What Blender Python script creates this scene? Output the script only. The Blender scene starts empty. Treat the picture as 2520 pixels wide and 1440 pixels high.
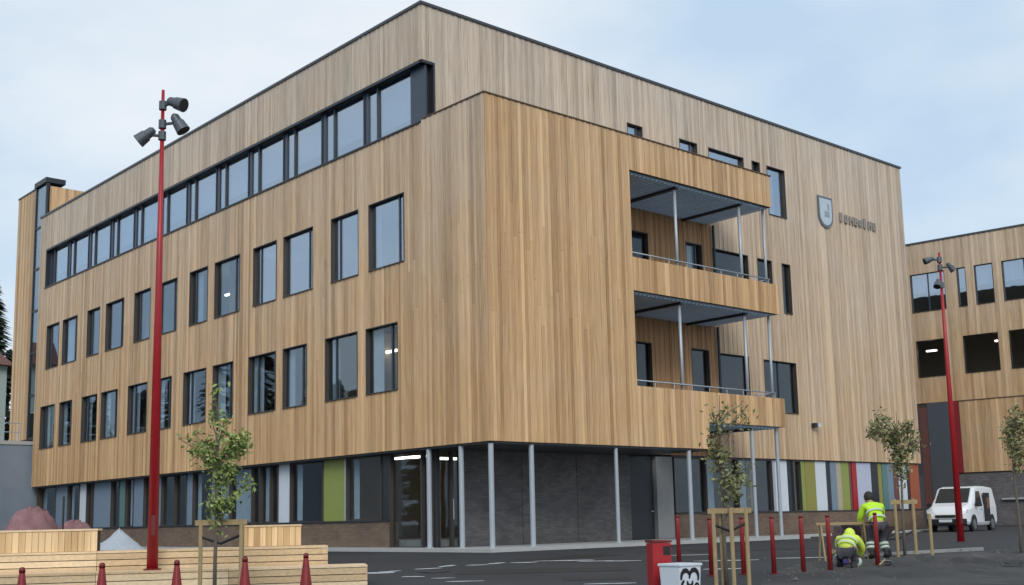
import bpy, bmesh, math, random
from mathutils import Vector, Matrix
rnd = random.Random(7)
S = bpy.context.scene
COL = S.collection
R = math.radians

# ------------------------------------------------------------------ camera
CAM = Vector((-20.684, -24.204, 0.803))
YAW, PITCH, ROLL = R(41.684), R(8.391), R(-1.259)
fw = Vector((math.sin(YAW)*math.cos(PITCH), math.cos(YAW)*math.cos(PITCH), math.sin(PITCH)))
rt0 = Vector((math.cos(YAW), -math.sin(YAW), 0)); up0 = rt0.cross(fw)
rt = rt0*math.cos(ROLL)+up0*math.sin(ROLL); up = -rt0*math.sin(ROLL)+up0*math.cos(ROLL)
cd = bpy.data.cameras.new('camera'); cam = bpy.data.objects.new('camera', cd); COL.objects.link(cam)
M = Matrix((rt, up, -fw)).transposed().to_4x4(); M.translation = CAM
cam.matrix_world = M
cd.sensor_width = 36; cd.lens = 40.98; cd.shift_y = 0.0557; cd.clip_start = .1; cd.clip_end = 2000
S.camera = cam

# ------------------------------------------------------------------ sky and sun (bright overcast)
SUN_EL, SUN_AZ = R(36), R(216)       # azimuth clockwise from +Y: behind the camera
W = bpy.data.worlds.new('World'); S.world = W; W.use_nodes = True
nt = W.node_tree; nt.nodes.clear()
def wn(t, **k):
    n = nt.nodes.new(t)
    for a, b in k.items(): setattr(n, a, b)
    return n
out = wn('ShaderNodeOutputWorld'); bg = wn('ShaderNodeBackground'); bg.inputs[1].default_value = .1
sky = wn('ShaderNodeTexSky', sky_type='NISHITA', sun_disc=False, sun_elevation=SUN_EL, sun_rotation=SUN_AZ)
sky.air_density = 1.2; sky.dust_density = 1.5
tc = wn('ShaderNodeTexCoord'); mp = wn('ShaderNodeMapping'); mp.inputs['Scale'].default_value = (1.0, 1.0, 2.0); mp.inputs['Location'].default_value = (.35, .2, .0)
nz = wn('ShaderNodeTexNoise'); nz.inputs['Scale'].default_value = 2.4; nz.inputs['Detail'].default_value = 6; nz.inputs['Roughness'].default_value = .5
rmp = wn('ShaderNodeValToRGB'); rmp.color_ramp.elements[0].position = .38; rmp.color_ramp.elements[0].color = (.0, .0, .0, 1)
rmp.color_ramp.elements[1].position = .64; rmp.color_ramp.elements[1].color = (1, 1, 1, 1)
cl = wn('ShaderNodeMix', data_type='RGBA'); cl.inputs[6].default_value = (5.8, 7.5, 9.3, 1); cl.inputs[7].default_value = (9.1, 9.7, 10.2, 1)
mx = wn('ShaderNodeMix', data_type='RGBA'); mx.inputs[0].default_value = .86
L = nt.links.new
L(tc.outputs['Generated'], mp.inputs[0]); L(mp.outputs[0], nz.inputs['Vector']); L(nz.outputs[0], rmp.inputs[0])
L(rmp.outputs[0], cl.inputs[0]); L(sky.outputs[0], mx.inputs[6]); L(cl.outputs[2], mx.inputs[7])
L(mx.outputs[2], bg.inputs[0]); L(bg.outputs[0], out.inputs[0])
sd = bpy.data.lights.new('sun', 'SUN'); sd.energy = 1.5; sd.angle = R(24); sd.color = (1, .97, .92)
so = bpy.data.objects.new('sun', sd); COL.objects.link(so)
sv = Vector((math.sin(SUN_AZ)*math.cos(SUN_EL), math.cos(SUN_AZ)*math.cos(SUN_EL), math.sin(SUN_EL)))
so.rotation_euler = sv.to_track_quat('Z', 'Y').to_euler(); so.location = (0, -20, 40)
vs = S.view_settings; vs.view_transform = 'Standard'; vs.look = 'None'; vs.gamma = 1; vs.use_curve_mapping = False; vs.exposure = 0.0
S.cycles.max_bounces = 8; S.cycles.transparent_max_bounces = 16

# ------------------------------------------------------------------ materials
def nodes(name):
    m = bpy.data.materials.new(name); m.use_nodes = True
    t = m.node_tree; b = t.nodes['Principled BSDF']
    return m, t, b
def pl(name, col, rough=.6, metal=0., var=.12, scale=6., bump=0.):
    """plain material with a little unevenness in colour and surface"""
    m, t, b = nodes(name); N = t.nodes.new
    c = N('ShaderNodeTexCoord'); n = N('ShaderNodeTexNoise'); n.inputs['Scale'].default_value = scale; n.inputs['Detail'].default_value = 6
    t.links.new(c.outputs['Object'], n.inputs['Vector'])
    r = N('ShaderNodeMix'); r.data_type = 'RGBA'
    r.inputs[6].default_value = (*[v*(1-var) for v in col], 1); r.inputs[7].default_value = (*[min(1, v*(1+var)) for v in col], 1)
    t.links.new(n.outputs[0], r.inputs[0]); t.links.new(r.outputs[2], b.inputs['Base Color'])
    b.inputs['Roughness'].default_value = rough; b.inputs['Metallic'].default_value = metal
    if bump:
        bp = N('ShaderNodeBump'); bp.inputs['Strength'].default_value = bump; bp.inputs['Distance'].default_value = .02
        t.links.new(n.outputs[0], bp.inputs['Height']); t.links.new(bp.outputs[0], b.inputs['Normal'])
    return m
def wood(name, honey, pale, grey, streak=1., rough=.75, along='Z'):
    """boards: per-board 'tint', weathering 'grey', stretched grain"""
    m, t, b = nodes(name); N = t.nodes.new; K = t.links.new
    at = N('ShaderNodeAttribute'); at.attribute_name = 'tint'
    ag = N('ShaderNodeAttribute'); ag.attribute_name = 'grey'
    geo = N('ShaderNodeNewGeometry')
    mp = N('ShaderNodeMapping'); mp.inputs['Scale'].default_value = {'Z': (9, 9, .35), 'X': (.35, 9, 9)}[along]
    n1 = N('ShaderNodeTexNoise'); n1.inputs['Scale'].default_value = 3; n1.inputs['Detail'].default_value = 6
    n2 = N('ShaderNodeTexNoise'); n2.inputs['Scale'].default_value = .55; n2.inputs['Detail'].default_value = 3
    K(geo.outputs['Position'], mp.inputs[0]); K(mp.outputs[0], n1.inputs['Vector']); K(geo.outputs['Position'], n2.inputs['Vector'])
    def math_(op, a, bb):
        q = N('ShaderNodeMath'); q.operation = op
        for i, v in enumerate((a, bb)):
            if isinstance(v, (int, float)): q.inputs[i].default_value = v
            else: K(v, q.inputs[i])
        return q.outputs[0]
    base = N('ShaderNodeMix'); base.data_type = 'RGBA'; base.inputs[6].default_value = (*honey, 1); base.inputs[7].default_value = (*pale, 1)
    K(at.outputs['Fac'], base.inputs[0])
    gf = math_('ADD', ag.outputs['Fac'], math_('MULTIPLY', math_('SUBTRACT', n2.outputs[0], .5), .55))
    gf = math_('ADD', gf, math_('MULTIPLY', math_('SUBTRACT', n1.outputs[0], .5), .5))
    gq = N('ShaderNodeClamp'); K(gf, gq.inputs[0])
    wg = N('ShaderNodeMix'); wg.data_type = 'RGBA'; wg.inputs[7].default_value = (*grey, 1)
    K(gq.outputs[0], wg.inputs[0]); K(base.outputs[2], wg.inputs[6])
    hv = N('ShaderNodeHueSaturation')
    K(wg.outputs[2], hv.inputs['Color'])
    val = math_('ADD', .66, math_('MULTIPLY', at.outputs['Fac'], .34*streak))
    n3 = N('ShaderNodeTexNoise'); n3.inputs['Scale'].default_value = 1; n3.inputs['Detail'].default_value = 4
    m3 = N('ShaderNodeMapping'); m3.inputs['Scale'].default_value = {'Z': (28, 28, 1.1), 'X': (1.1, 28, 28)}[along]; K(geo.outputs['Position'], m3.inputs[0]); K(m3.outputs[0], n3.inputs['Vector'])
    n4 = N('ShaderNodeTexNoise'); n4.inputs['Scale'].default_value = 1; n4.inputs['Detail'].default_value = 3
    m4 = N('ShaderNodeMapping'); m4.inputs['Scale'].default_value = {'Z': (1.6, 1.6, .1), 'X': (.1, 1.6, 1.6)}[along]; K(geo.outputs['Position'], m4.inputs[0]); K(m4.outputs[0], n4.inputs['Vector'])
    val = math_('ADD', val, math_('MULTIPLY', n1.outputs[0], .34))
    val = math_('ADD', val, math_('MULTIPLY', math_('SUBTRACT', n3.outputs[0], .5), .75*streak))
    val = math_('ADD', val, math_('MULTIPLY', math_('SUBTRACT', n4.outputs[0], .5), .45*streak))
    K(val, hv.inputs['Value'])
    K(hv.outputs[0], b.inputs['Base Color']); b.inputs['Roughness'].default_value = rough
    bp = N('ShaderNodeBump'); bp.inputs['Strength'].default_value = .25; bp.inputs['Distance'].default_value = .01
    K(n1.outputs[0], bp.inputs['Height']); K(bp.outputs[0], b.inputs['Normal'])
    return m
def glass(name, f0, tint, seed=0):
    """window glass: clear with a Fresnel reflection on a base of f0, slightly wavy"""
    m, t, b = nodes(name); N = t.nodes.new; K = t.links.new
    t.nodes.remove(b)
    o = t.nodes['Material Output']
    tr = N('ShaderNodeBsdfTransparent'); tr.inputs[0].default_value = (*tint, 1)
    gl = N('ShaderNodeBsdfGlossy'); gl.inputs['Roughness'].default_value = .02; gl.inputs[0].default_value = (.80, .90, 1, 1)
    lw = N('ShaderNodeLayerWeight'); lw.inputs[0].default_value = .5
    pw = N('ShaderNodeMath'); pw.operation = 'POWER'; pw.inputs[1].default_value = 4.0; K(lw.outputs['Facing'], pw.inputs[0])
    ma = N('ShaderNodeMath'); ma.operation = 'MULTIPLY_ADD'; ma.inputs[1].default_value = 1-f0; ma.inputs[2].default_value = f0
    ns = N('ShaderNodeTexNoise'); ns.inputs['Scale'].default_value = .9
    tc = N('ShaderNodeTexCoord'); K(tc.outputs['Object'], ns.inputs['Vector'])
    bp = N('ShaderNodeBump'); bp.inputs['Strength'].default_value = .05; bp.inputs['Distance'].default_value = .05
    K(ns.outputs[0], bp.inputs['Height']); K(bp.outputs[0], gl.inputs['Normal'])
    K(pw.outputs[0], ma.inputs[0]); mx = N('ShaderNodeMixShader'); K(ma.outputs[0], mx.inputs[0]); K(tr.outputs[0], mx.inputs[1]); K(gl.outputs[0], mx.inputs[2])
    K(mx.outputs[0], o.inputs[0])
    return m
def emit(name, col, s):
    m, t, b = nodes(name); b.inputs['Base Color'].default_value = (.8, .8, .8, 1)
    b.inputs['Emission Color'].default_value = (*col, 1); b.inputs['Emission Strength'].default_value = s
    return m
def brick(name, c1, c2, mortar, bw=.24, bh=.08):
    m, t, b = nodes(name); N = t.nodes.new; K = t.links.new
    g = N('ShaderNodeNewGeometry'); sp = N('ShaderNodeSeparateXYZ'); K(g.outputs['Position'], sp.inputs[0])
    ad = N('ShaderNodeMath'); ad.operation = 'ADD'; K(sp.outputs[0], ad.inputs[0]); K(sp.outputs[1], ad.inputs[1])
    cb = N('ShaderNodeCombineXYZ'); K(ad.outputs[0], cb.inputs[0]); K(sp.outputs[2], cb.inputs[1])
    bt = N('ShaderNodeTexBrick'); bt.inputs['Scale'].default_value = 1; bt.inputs['Brick Width'].default_value = bw; bt.inputs['Row Height'].default_value = bh
    bt.inputs['Mortar Size'].default_value = .006; bt.inputs['Color1'].default_value = (*c1, 1); bt.inputs['Color2'].default_value = (*c2, 1); bt.inputs['Mortar'].default_value = (*mortar, 1)
    K(cb.outputs[0], bt.inputs['Vector'])
    n = N('ShaderNodeTexNoise'); n.inputs['Scale'].default_value = 1.6; n.inputs['Detail'].default_value = 5; K(g.outputs['Position'], n.inputs['Vector'])
    hv = N('ShaderNodeHueSaturation'); ma = N('ShaderNodeMath'); ma.operation = 'MULTIPLY_ADD'; ma.inputs[1].default_value = .9; ma.inputs[2].default_value = .55
    K(n.outputs[0], ma.inputs[0]); K(ma.outputs[0], hv.inputs['Value']); K(bt.outputs[0], hv.inputs['Color']); K(hv.outputs[0], b.inputs['Base Color'])
    b.inputs['Roughness'].default_value = .85
    bp = N('ShaderNodeBump'); bp.inputs['Strength'].default_value = .4; bp.inputs['Distance'].default_value = .01; bp.invert = True
    K(bt.outputs['Fac'], bp.inputs['Height']); K(bp.outputs[0], b.inputs['Normal'])
    return m
def ground_mat(name, c1, c2, c3, rough=.8):
    m, t, b = nodes(name); N = t.nodes.new; K = t.links.new
    g = N('ShaderNodeNewGeometry')
    n1 = N('ShaderNodeTexNoise'); n1.inputs['Scale'].default_value = .35; n1.inputs['Detail'].default_value = 6; n1.inputs['Roughness'].default_value = .6
    n2 = N('ShaderNodeTexNoise'); n2.inputs['Scale'].default_value = 40; n2.inputs['Detail'].default_value = 3
    K(g.outputs['Position'], n1.inputs['Vector']); K(g.outputs['Position'], n2.inputs['Vector'])
    rp = N('ShaderNodeValToRGB'); e = rp.color_ramp.elements; e[0].position = .35; e[0].color = (*c1, 1); e[1].position = .62; e[1].color = (*c2, 1)
    e2 = rp.color_ramp.elements.new(.75); e2.color = (*c3, 1)
    K(n1.outputs[0], rp.inputs[0])
    hv = N('ShaderNodeHueSaturation'); ma = N('ShaderNodeMath'); ma.operation = 'MULTIPLY_ADD'; ma.inputs[1].default_value = .8; ma.inputs[2].default_value = .6
    K(n2.outputs[0], ma.inputs[0]); K(ma.outputs[0], hv.inputs['Value']); K(rp.outputs[0], hv.inputs['Color']); K(hv.outputs[0], b.inputs['Base Color'])
    rr = N('ShaderNodeMath'); rr.operation = 'MULTIPLY_ADD'; rr.inputs[1].default_value = .35; rr.inputs[2].default_value = rough-.2; K(n1.outputs[0], rr.inputs[0]); K(rr.outputs[0], b.inputs['Roughness'])
    bp = N('ShaderNodeBump'); bp.inputs['Strength'].default_value = .5; bp.inputs['Distance'].default_value = .01; K(n2.outputs[0], bp.inputs['Height']); K(bp.outputs[0], b.inputs['Normal'])
    return m
def leafmat(name, a, c):
    m, t, b = nodes(name); N = t.nodes.new
    at = N('ShaderNodeAttribute'); at.attribute_name = 'tint'
    r = N('ShaderNodeMix'); r.data_type = 'RGBA'; r.inputs[6].default_value = (*a, 1); r.inputs[7].default_value = (*c, 1)
    t.links.new(at.outputs['Fac'], r.inputs[0]); t.links.new(r.outputs[2], b.inputs['Base Color']); b.inputs['Roughness'].default_value = .55
    return m

m_wood = wood('facade_wood', (.49, .285, .132), (.66, .43, .222), (.57, .485, .395))
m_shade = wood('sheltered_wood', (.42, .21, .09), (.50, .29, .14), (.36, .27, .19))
m_step = wood('pale_step_wood', (.70, .50, .29), (.80, .62, .40), (.62, .52, .40), .6, along='X')
m_stepv = wood('pale_back_wood', (.66, .42, .20), (.80, .58, .33), (.6, .5, .38), .8)
m_stake = pl('stake_wood', (.36, .27, .14), .8, var=.25)
m_back = pl('wall_backing', (.06, .045, .03), .9)
m_dark = pl('dark_metal', (.022, .026, .033), .45)
m_frame = pl('window_frame', (.035, .042, .055), .4)
m_lining = pl('window_lining', (.062, .052, .046), .5)
m_blue = pl('dark_blue_panel', (.04, .055, .085), .35)
m_coping = pl('roof_edge_metal', (.07, .075, .08), .4, .4)
m_steel = pl('pale_steel', (.42, .46, .50), .45, .3, var=.08)
m_galv = pl('galvanised_deck', (.58, .74, .90), .5, .1, scale=2)
m_conc = pl('concrete', (.30, .30, .30), .85, scale=3, bump=.3)
m_pale_conc = pl('pale_concrete', (.42, .42, .41), .8, scale=3)
m_bluewall = pl('blue_grey_concrete', (.20, .24, .29), .85, scale=.8, var=.25)
m_brick = brick('grey_brick', (.115, .11, .115), (.17, .155, .155), (.10, .10, .10))
m_brown = brick('brown_brick', (.15, .10, .07), (.19, .13, .095), (.10, .08, .06))
m_int = pl('interior_plaster', (.38, .37, .35), .9)
m_intd = pl('interior_warm', (.34, .28, .21), .9)
m_blind = pl('curtain', (.40, .48, .55), .9, var=.2, scale=3)
m_lblind = pl('pale_blind', (.62, .70, .78), .9, var=.1, scale=3)
m_gl_hi = glass('coated_glass', .36, (.7, .76, .82))
m_gl_mid = glass('mid_glass', .10, (.8, .84, .86))
m_gl_lo = glass('clear_glass', .035, (.86, .89, .9))
m_lamp = emit('lit_tube', (1, .95, .86), 5.0)
m_red = pl('red_paint', (.36, .012, .018), .4, var=.15)
m_dred = pl('dark_red_paint', (.15, .010, .012), .45, var=.2)
m_olive = pl('olive_panel', (.27, .25, .06), .5)
m_green = pl('lime_panel', (.26, .30, .07), .5)
m_white = pl('white_panel', (.62, .67, .72), .5, var=.06)
m_lilac = pl('lilac_panel', (.47, .50, .62), .5)
m_bluep = pl('blue_grey_panel', (.18, .24, .31), .5)
m_beige = pl('beige_panel', (.42, .36, .26), .5)
m_orange = pl('rust_orange_panel', (.34, .085, .035), .5)
m_teal = pl('green_blue_panel', (.10, .20, .20), .5)
m_brownp = pl('brown_panel', (.14, .06, .05), .5)
m_slate = pl('slate_panel', (.075, .085, .10), .6)
m_black = pl('black_rubber', (.012, .012, .013), .6)
m_asph = ground_mat('asphalt', (.016, .018, .022), (.027, .029, .034), (.05, .05, .052), .78)
m_soil = ground_mat('dark_gravel', (.02, .02, .021), (.07, .067, .065), (.17, .165, .155), .95)
m_line = pl('worn_white_paint', (.46, .48, .50), .8, var=.35, scale=9)
m_pile = pl('pale_gravel', (.40, .43, .47), .95, scale=30, var=.3, bump=.6)
m_cone = pl('cone_red_paint', (.23, .013, .016), .45, var=.3)
m_post = pl('post_red_paint', (.27, .022, .022), .45, var=.3)
m_tarp = pl('faded_red_cloth', (.25, .13, .135), .85, var=.55, scale=3, bump=.8)
m_leaf = leafmat('leaf', (.12, .18, .04), (.36, .44, .14))
m_leaf2 = leafmat('dull_leaf', (.11, .12, .045), (.36, .35, .16))
m_spruce = leafmat('spruce_needles', (.008, .018, .010), (.03, .055, .025))
m_bark = pl('bark', (.13, .11, .085), .9, scale=20, var=.3)
m_hivis = pl('hi_vis_cloth', (.50, .80, .03), .7, var=.25, scale=7, bump=.4)
m_hivis2 = pl('hi_vis_yellow_cloth', (.66, .82, .10), .7, var=.2, scale=7, bump=.4)
m_trous = pl('dark_work_trousers', (.05, .05, .06), .8, var=.4, scale=8)
m_band = pl('reflective_band', (.52, .60, .50), .4)
m_skin = pl('skin', (.50, .30, .22), .6)
m_hair = pl('dark_hair', (.025, .022, .02), .7)
m_carw = pl('white_car_paint', (.76, .78, .80), .25, var=.03)
m_carg = glass('car_glass', .05, (.16, .2, .22))
m_chrome = pl('headlamp_lens', (.6, .65, .68), .15)
m_rim = pl('alloy_rim', (.25, .25, .26), .4, .6)
m_lamphead = pl('lamp_housing', (.10, .115, .13), .45, .3)
m_bag = pl('white_bag_cloth', (.62, .67, .73), .8, var=.08, bump=.2)
m_house = pl('pale_green_boards', (.42, .50, .47), .8)
m_roofr = pl('red_tile', (.14, .06, .045), .8)

# ------------------------------------------------------------------ helpers
def tag(o, label=None, cat=None, group=None, kind=None):
    for k, v in (('label', label), ('category', cat), ('group', group), ('kind', kind)):
        if v: o[k] = v
    return o
def empty(name, loc=(0, 0, 0), rz=0., **k):
    o = bpy.data.objects.new(name, None); o.location = loc; o.rotation_euler = (0, 0, rz); o.empty_display_size = .2
    COL.objects.link(o); return tag(o, **k)
class MB:
    def __init__(s): s.v = []; s.f = []; s.t = []; s.g = []; s.cur = (.5, 0.)
    def pt(s, p, tg=None):
        s.v.append(tuple(p)); a, b = tg or s.cur; s.t.append(a); s.g.append(b); return len(s.v)-1
    def box(s, x0, x1, y0, y1, z0, z1):
        if x0 > x1: x0, x1 = x1, x0
        if y0 > y1: y0, y1 = y1, y0
        if z0 > z1: z0, z1 = z1, z0
        i = len(s.v)
        for z in (z0, z1):
            for x, y in ((x0, y0), (x1, y0), (x1, y1), (x0, y1)): s.pt((x, y, z))
        s.f += [(i+3, i+2, i+1, i), (i+4, i+5, i+6, i+7), (i, i+1, i+5, i+4), (i+1, i+2, i+6, i+5), (i+2, i+3, i+7, i+6), (i+3, i, i+4, i+7)]
        return s
    def hexa(s, bot, top):
        i = len(s.v); n = len(bot)
        for p in bot: s.pt(p)
        for p in top: s.pt(p)
        s.f += [tuple(i+k for k in reversed(range(n))), tuple(i+n+k for k in range(n))]
        s.f += [(i+k, i+(k+1) % n, i+n+(k+1) % n, i+n+k) for k in range(n)]
        return s
    def bar(s, a, b, w, h):
        a, b = Vector(a), Vector(b); d = (b-a).normalized()
        q = Vector((0, 0, 1)) if abs(d.z) < .9 else Vector((1, 0, 0))
        x = d.cross(q).normalized()*w/2; y = x.cross(d).normalized()*h/2
        return s.hexa([a-x-y, a+x-y, a+x+y, a-x+y], [b-x-y, b+x-y, b+x+y, b-x+y])
    def tube(s, pts, rad, n=8, cap=True):
        pts = [Vector(p) for p in pts]; m = len(pts); rings = []
        if not hasattr(rad, '__len__'): rad = [rad]*m
        for k, p in enumerate(pts):
            d = (pts[min(k+1, m-1)]-pts[max(k-1, 0)]).normalized()
            q = Vector((0, 0, 1)) if abs(d.z) < .9 else Vector((1, 0, 0))
            x = d.cross(q).normalized(); y = x.cross(d).normalized()
            rings.append([s.pt(p+(x*math.cos(2*math.pi*j/n)+y*math.sin(2*math.pi*j/n))*rad[k]) for j in range(n)])
        for a, b in zip(rings, rings[1:]):
            s.f += [(a[j], a[(j+1) % n], b[(j+1) % n], b[j]) for j in range(n)]
        if cap: s.f += [tuple(reversed(rings[0])), tuple(rings[-1])]
        return s
    def build(s, name, mat, parent=None, smooth=False, bevel=0., loc=None, **k):
        me = bpy.data.meshes.new(name); me.from_pydata(s.v, [], s.f)
        bm = bmesh.new(); bm.from_mesh(me); bmesh.ops.recalc_face_normals(bm, faces=bm.faces)
        if bevel: bmesh.ops.bevel(bm, geom=list(bm.edges), offset=bevel, segments=2, affect='EDGES', profile=.6)
        bm.to_mesh(me); bm.free()
        if not bevel:
            a = me.attributes.new('tint', 'FLOAT', 'POINT'); a.data.foreach_set('value', s.t)
            a = me.attributes.new('grey', 'FLOAT', 'POINT'); a.data.foreach_set('value', s.g)
        if mat: me.materials.append(mat)
        if smooth: me.polygons.foreach_set('use_smooth', [True]*len(me.polygons))
        o = bpy.data.objects.new(name, me); COL.objects.link(o)
        if parent: o.parent = parent
        if loc: o.location = loc
        return tag(o, **k)
class Plane:
    """a facade: along u, height z, n outward"""
    def __init__(s, ax, val): s.ax, s.val = ax, val
    def box(s, mb, u0, u1, z0, z1, n0, n1):
        if s.ax == 'A': mb.box(s.val-n1, s.val-n0, u0, u1, z0, z1)
        else: mb.box(u0, u1, s.val-n1, s.val-n0, z0, z1)
    def p(s, u, z, n): return (s.val-n, u, z) if s.ax == 'A' else (u, s.val-n, z)
PA, PB, PM = Plane('A', 0.), Plane('B', 0.), Plane('B', 2.9)
YH = Vector((math.sin(YAW), math.cos(YAW)))
def gz(x, y):
    t = (x-CAM.x)*YH.x+(y-CAM.y)*YH.y
    return 0. if t > 30 else -.0283*(30-max(t, -10))

BOARDS = []     # (priority, plane spec, args) gathered, then the largest 290 become parts
def clad(parent, pl_, u0, u1, zr, holes, pitch, grey, mat, off=0., single=True, t0=.022, t1=.034):
    """vertical board cladding between u0 and u1; zr(u) gives bottom and top; holes cut the boards"""
    n = max(1, round((u1-u0)/pitch)); pitch = (u1-u0)/n
    cuts = sorted(set([round(u0+i*pitch, 4) for i in range(n+1)]+[round(h[k], 4) for h in holes for k in (0, 1) if u0 < h[k] < u1]))
    tints = {}
    for a, b in zip(cuts, cuts[1:]):
        if b-a < .012: continue
        c = (a+b)/2; idx = int((c-u0)/pitch)
        if idx not in tints:
            q = rnd.random(); tints[idx] = min(1, max(0, rnd.gauss(.5, .19)+(.4 if q > .91 else 0)-(.35 if q < .08 else 0)))
        z0, z1 = zr(c)
        segs = [(z0, z1)]
        for h in holes:
            if h[0]-.001 <= c <= h[1]+.001:
                ns = []
                for s0, s1 in segs:
                    if h[3] <= s0 or h[2] >= s1: ns.append((s0, s1)); continue
                    if h[2] > s0: ns.append((s0, h[2]))
                    if h[3] < s1: ns.append((h[3], s1))
                segs = ns
        th = t0 if idx % 2 else t1
        cut = []
        for s0, s1 in segs:
            if s1-s0 > 4.8 and single:
                m = s0+(s1-s0)*rnd.uniform(.3, .7); cut += [(s0, m-.003), (m+.003, s1)]
            else: cut.append((s0, s1))
        segs = cut
        for s0, s1 in segs:
            if s1-s0 < .03: continue
            P = Vector(pl_.p(c, (s0+s1)/2, 0))
            d = (P-CAM); cosn = abs(d.x if pl_.ax == 'A' else d.y)/d.length
            BOARDS.append(((b-a)*cosn/d.length if single else 0, pl_, a+.0015, b-.0015, s0, s1, off, off+th, min(1, max(0, tints[idx]+rnd.gauss(0, .1))), grey, parent, mat))
def flush_boards(limit, parent_stuff):
    BOARDS.sort(key=lambda q: -q[0])
    groups = {}
    for k, (pr, P, a, b, s0, s1, n0, n1, ti, grey, par, mat) in enumerate(BOARDS):
        if k < limit and pr > 0: mb = MB()
        else: mb = groups.setdefault((par.name, mat.name), (MB(), par, mat))[0]
        i = len(mb.v); mb.cur = (ti, 0)
        P.box(mb, a, b, s0, s1, n0, n1)
        for j in range(i, len(mb.v)):
            mb.g[j] = grey(a, mb.v[j][2])
        if k < limit and pr > 0: mb.build('board', mat, par)
    for mb, par, mat in groups.values(): mb.build('cladding', mat, par, kind='stuff')
    BOARDS.clear()
def backing(parent, P, u0, u1, z0, z1, holes, n0=-.22, n1=-.02, mat=None, name='wall'):
    us = sorted(set([u0, u1]+[h[k] for h in holes for k in (0, 1) if u0 < h[k] < u1]))
    zs = sorted(set([z0, z1]+[h[k] for h in holes for k in (2, 3) if z0 < h[k] < z1]))
    mb = MB()
    for a, b in zip(us, us[1:]):
        run = None
        for c, d in list(zip(zs, zs[1:]))+[(None, None)]:
            solid = c is not None and not any(h[0] < (a+b)/2 < h[1] and h[2] < (c+d)/2 < h[3] for h in holes)
            if solid: run = (run[0] if run else c, d)
            elif run: P.box(mb, a, b, run[0], run[1], n0, n1); run = None
    return mb.build(name, mat or m_back, parent)
def window(parent, P, u0, u1, z0, z1, mull=(), gl=None, blind=None, name='window', depth=.10, blind_mat=None, sill=True, trans=()):
    """lining and frame as one part; each pane, mullion and curtain below it"""
    e = .004; mb = MB(); f = .03; lo, hi = -depth-.06, .04
    P.box(mb, u0+e, u0+f, z0+e, z1-e, lo, hi); P.box(mb, u1-f, u1-e, z0+e, z1-e, lo, hi)
    P.box(mb, u0+f, u1-f, z1-f, z1-e, lo, hi); P.box(mb, u0+f, u1-f, z0+e, z0+f, lo, hi+.03)
    w = mb.build(name, m_lining, parent)
    cuts = [u0+f]+[u0+(u1-u0)*m for m in mull]+[u1-f]
    for m in mull:
        c = u0+(u1-u0)*m; q = MB(); P.box(q, c-.032, c+.032, z0+f, z1-f, -depth-.05, -depth+.03); q.build('mullion', m_frame, w)
    for m in trans:
        c = z0+(z1-z0)*m; q = MB(); P.box(q, cuts[0], cuts[-1], c-.03, c+.03, -depth-.045, -depth+.02); q.build('transom', m_frame, w)
    for k, (a, b) in enumerate(zip(cuts, cuts[1:])):
        q = MB(); P.box(q, a+(.04 if k else 0), b-(.04 if k < len(cuts)-2 else 0), z0+f, z1-f, -depth-.02, -depth)
        q.build('pane', gl[k % len(gl)] if isinstance(gl, (list, tuple)) else gl, w)
    for bl in (blind or ()):
        a, b = u0+(u1-u0)*bl[0], u0+(u1-u0)*bl[1]; q = MB(); n = max(4, int((b-a)/.07)); pr = None
        for i in range(n+1):
            u = a+(b-a)*i/n; nn = -depth-.09-(.05 if i % 2 else 0)
            r = (q.pt(P.p(u, z0+.06+(bl[2] if len(bl) > 2 else 0), nn)), q.pt(P.p(u, z1-.06, nn)))
            if pr: q.f.append((pr[0], r[0], r[1], pr[1]))
            pr = r
        q.build('curtain', blind_mat or m_blind, w)
    return w

# ------------------------------------------------------------------ ground
mb = MB()
def axis(lim):
    a = [0]
    while a[-1] < lim: a.append(a[-1]+max(1.2, a[-1]*.12))
    return [-v for v in reversed(a[1:])]+a
ax = axis(420); idx = {}
for i, x in enumerate(ax):
    for j, y in enumerate(ax):
        X, Y = x-6, y-6
        idx[i, j] = mb.pt((X, Y, gz(X, Y)))
for i in range(len(ax)-1):
    for j in range(len(ax)-1): mb.f.append((idx[i, j], idx[i+1, j], idx[i+1, j+1], idx[i, j+1]))
mb.build('ground', m_asph, smooth=True, kind='structure')

# dark gravel bed where the two workers are
mb = MB(); G = {}
edge = [(-6.4, -13.9), (-4.9, -12.4), (-2.6, -11.0), (-.2, -10.0), (2.2, -9.9), (5.2, -11.2), (8.0, -13.0), (6, -18), (0, -20), (-6, -19)]
c = Vector((.6, -14.2)); NR = 14
for k in range(len(edge)*4):
    a, b = edge[k//4], edge[(k//4+1) % len(edge)]; f = (k % 4)/4; q = Vector((a[0]+(b[0]-a[0])*f, a[1]+(b[1]-a[1])*f))
    for r in range(NR+1):
        w = c+(q-c)*(r/NR)+Vector((rnd.uniform(-.06, .06), rnd.uniform(-.06, .06)))
        G[k, r] = mb.pt((w.x, w.y, gz(w.x, w.y)+(.004 if r == NR else (.02+rnd.random()*.12*math.sin(math.pi*min(1, r/NR*1.1))))))
K_ = len(edge)*4
for k in range(K_):
    for r in range(NR): mb.f.append((G[k, r], G[(k+1) % K_, r], G[(k+1) % K_, r+1], G[k, r+1]))
mb.build('gravel_bed', m_soil, kind='structure')
mb = MB(); q = random.Random(21)
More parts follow.
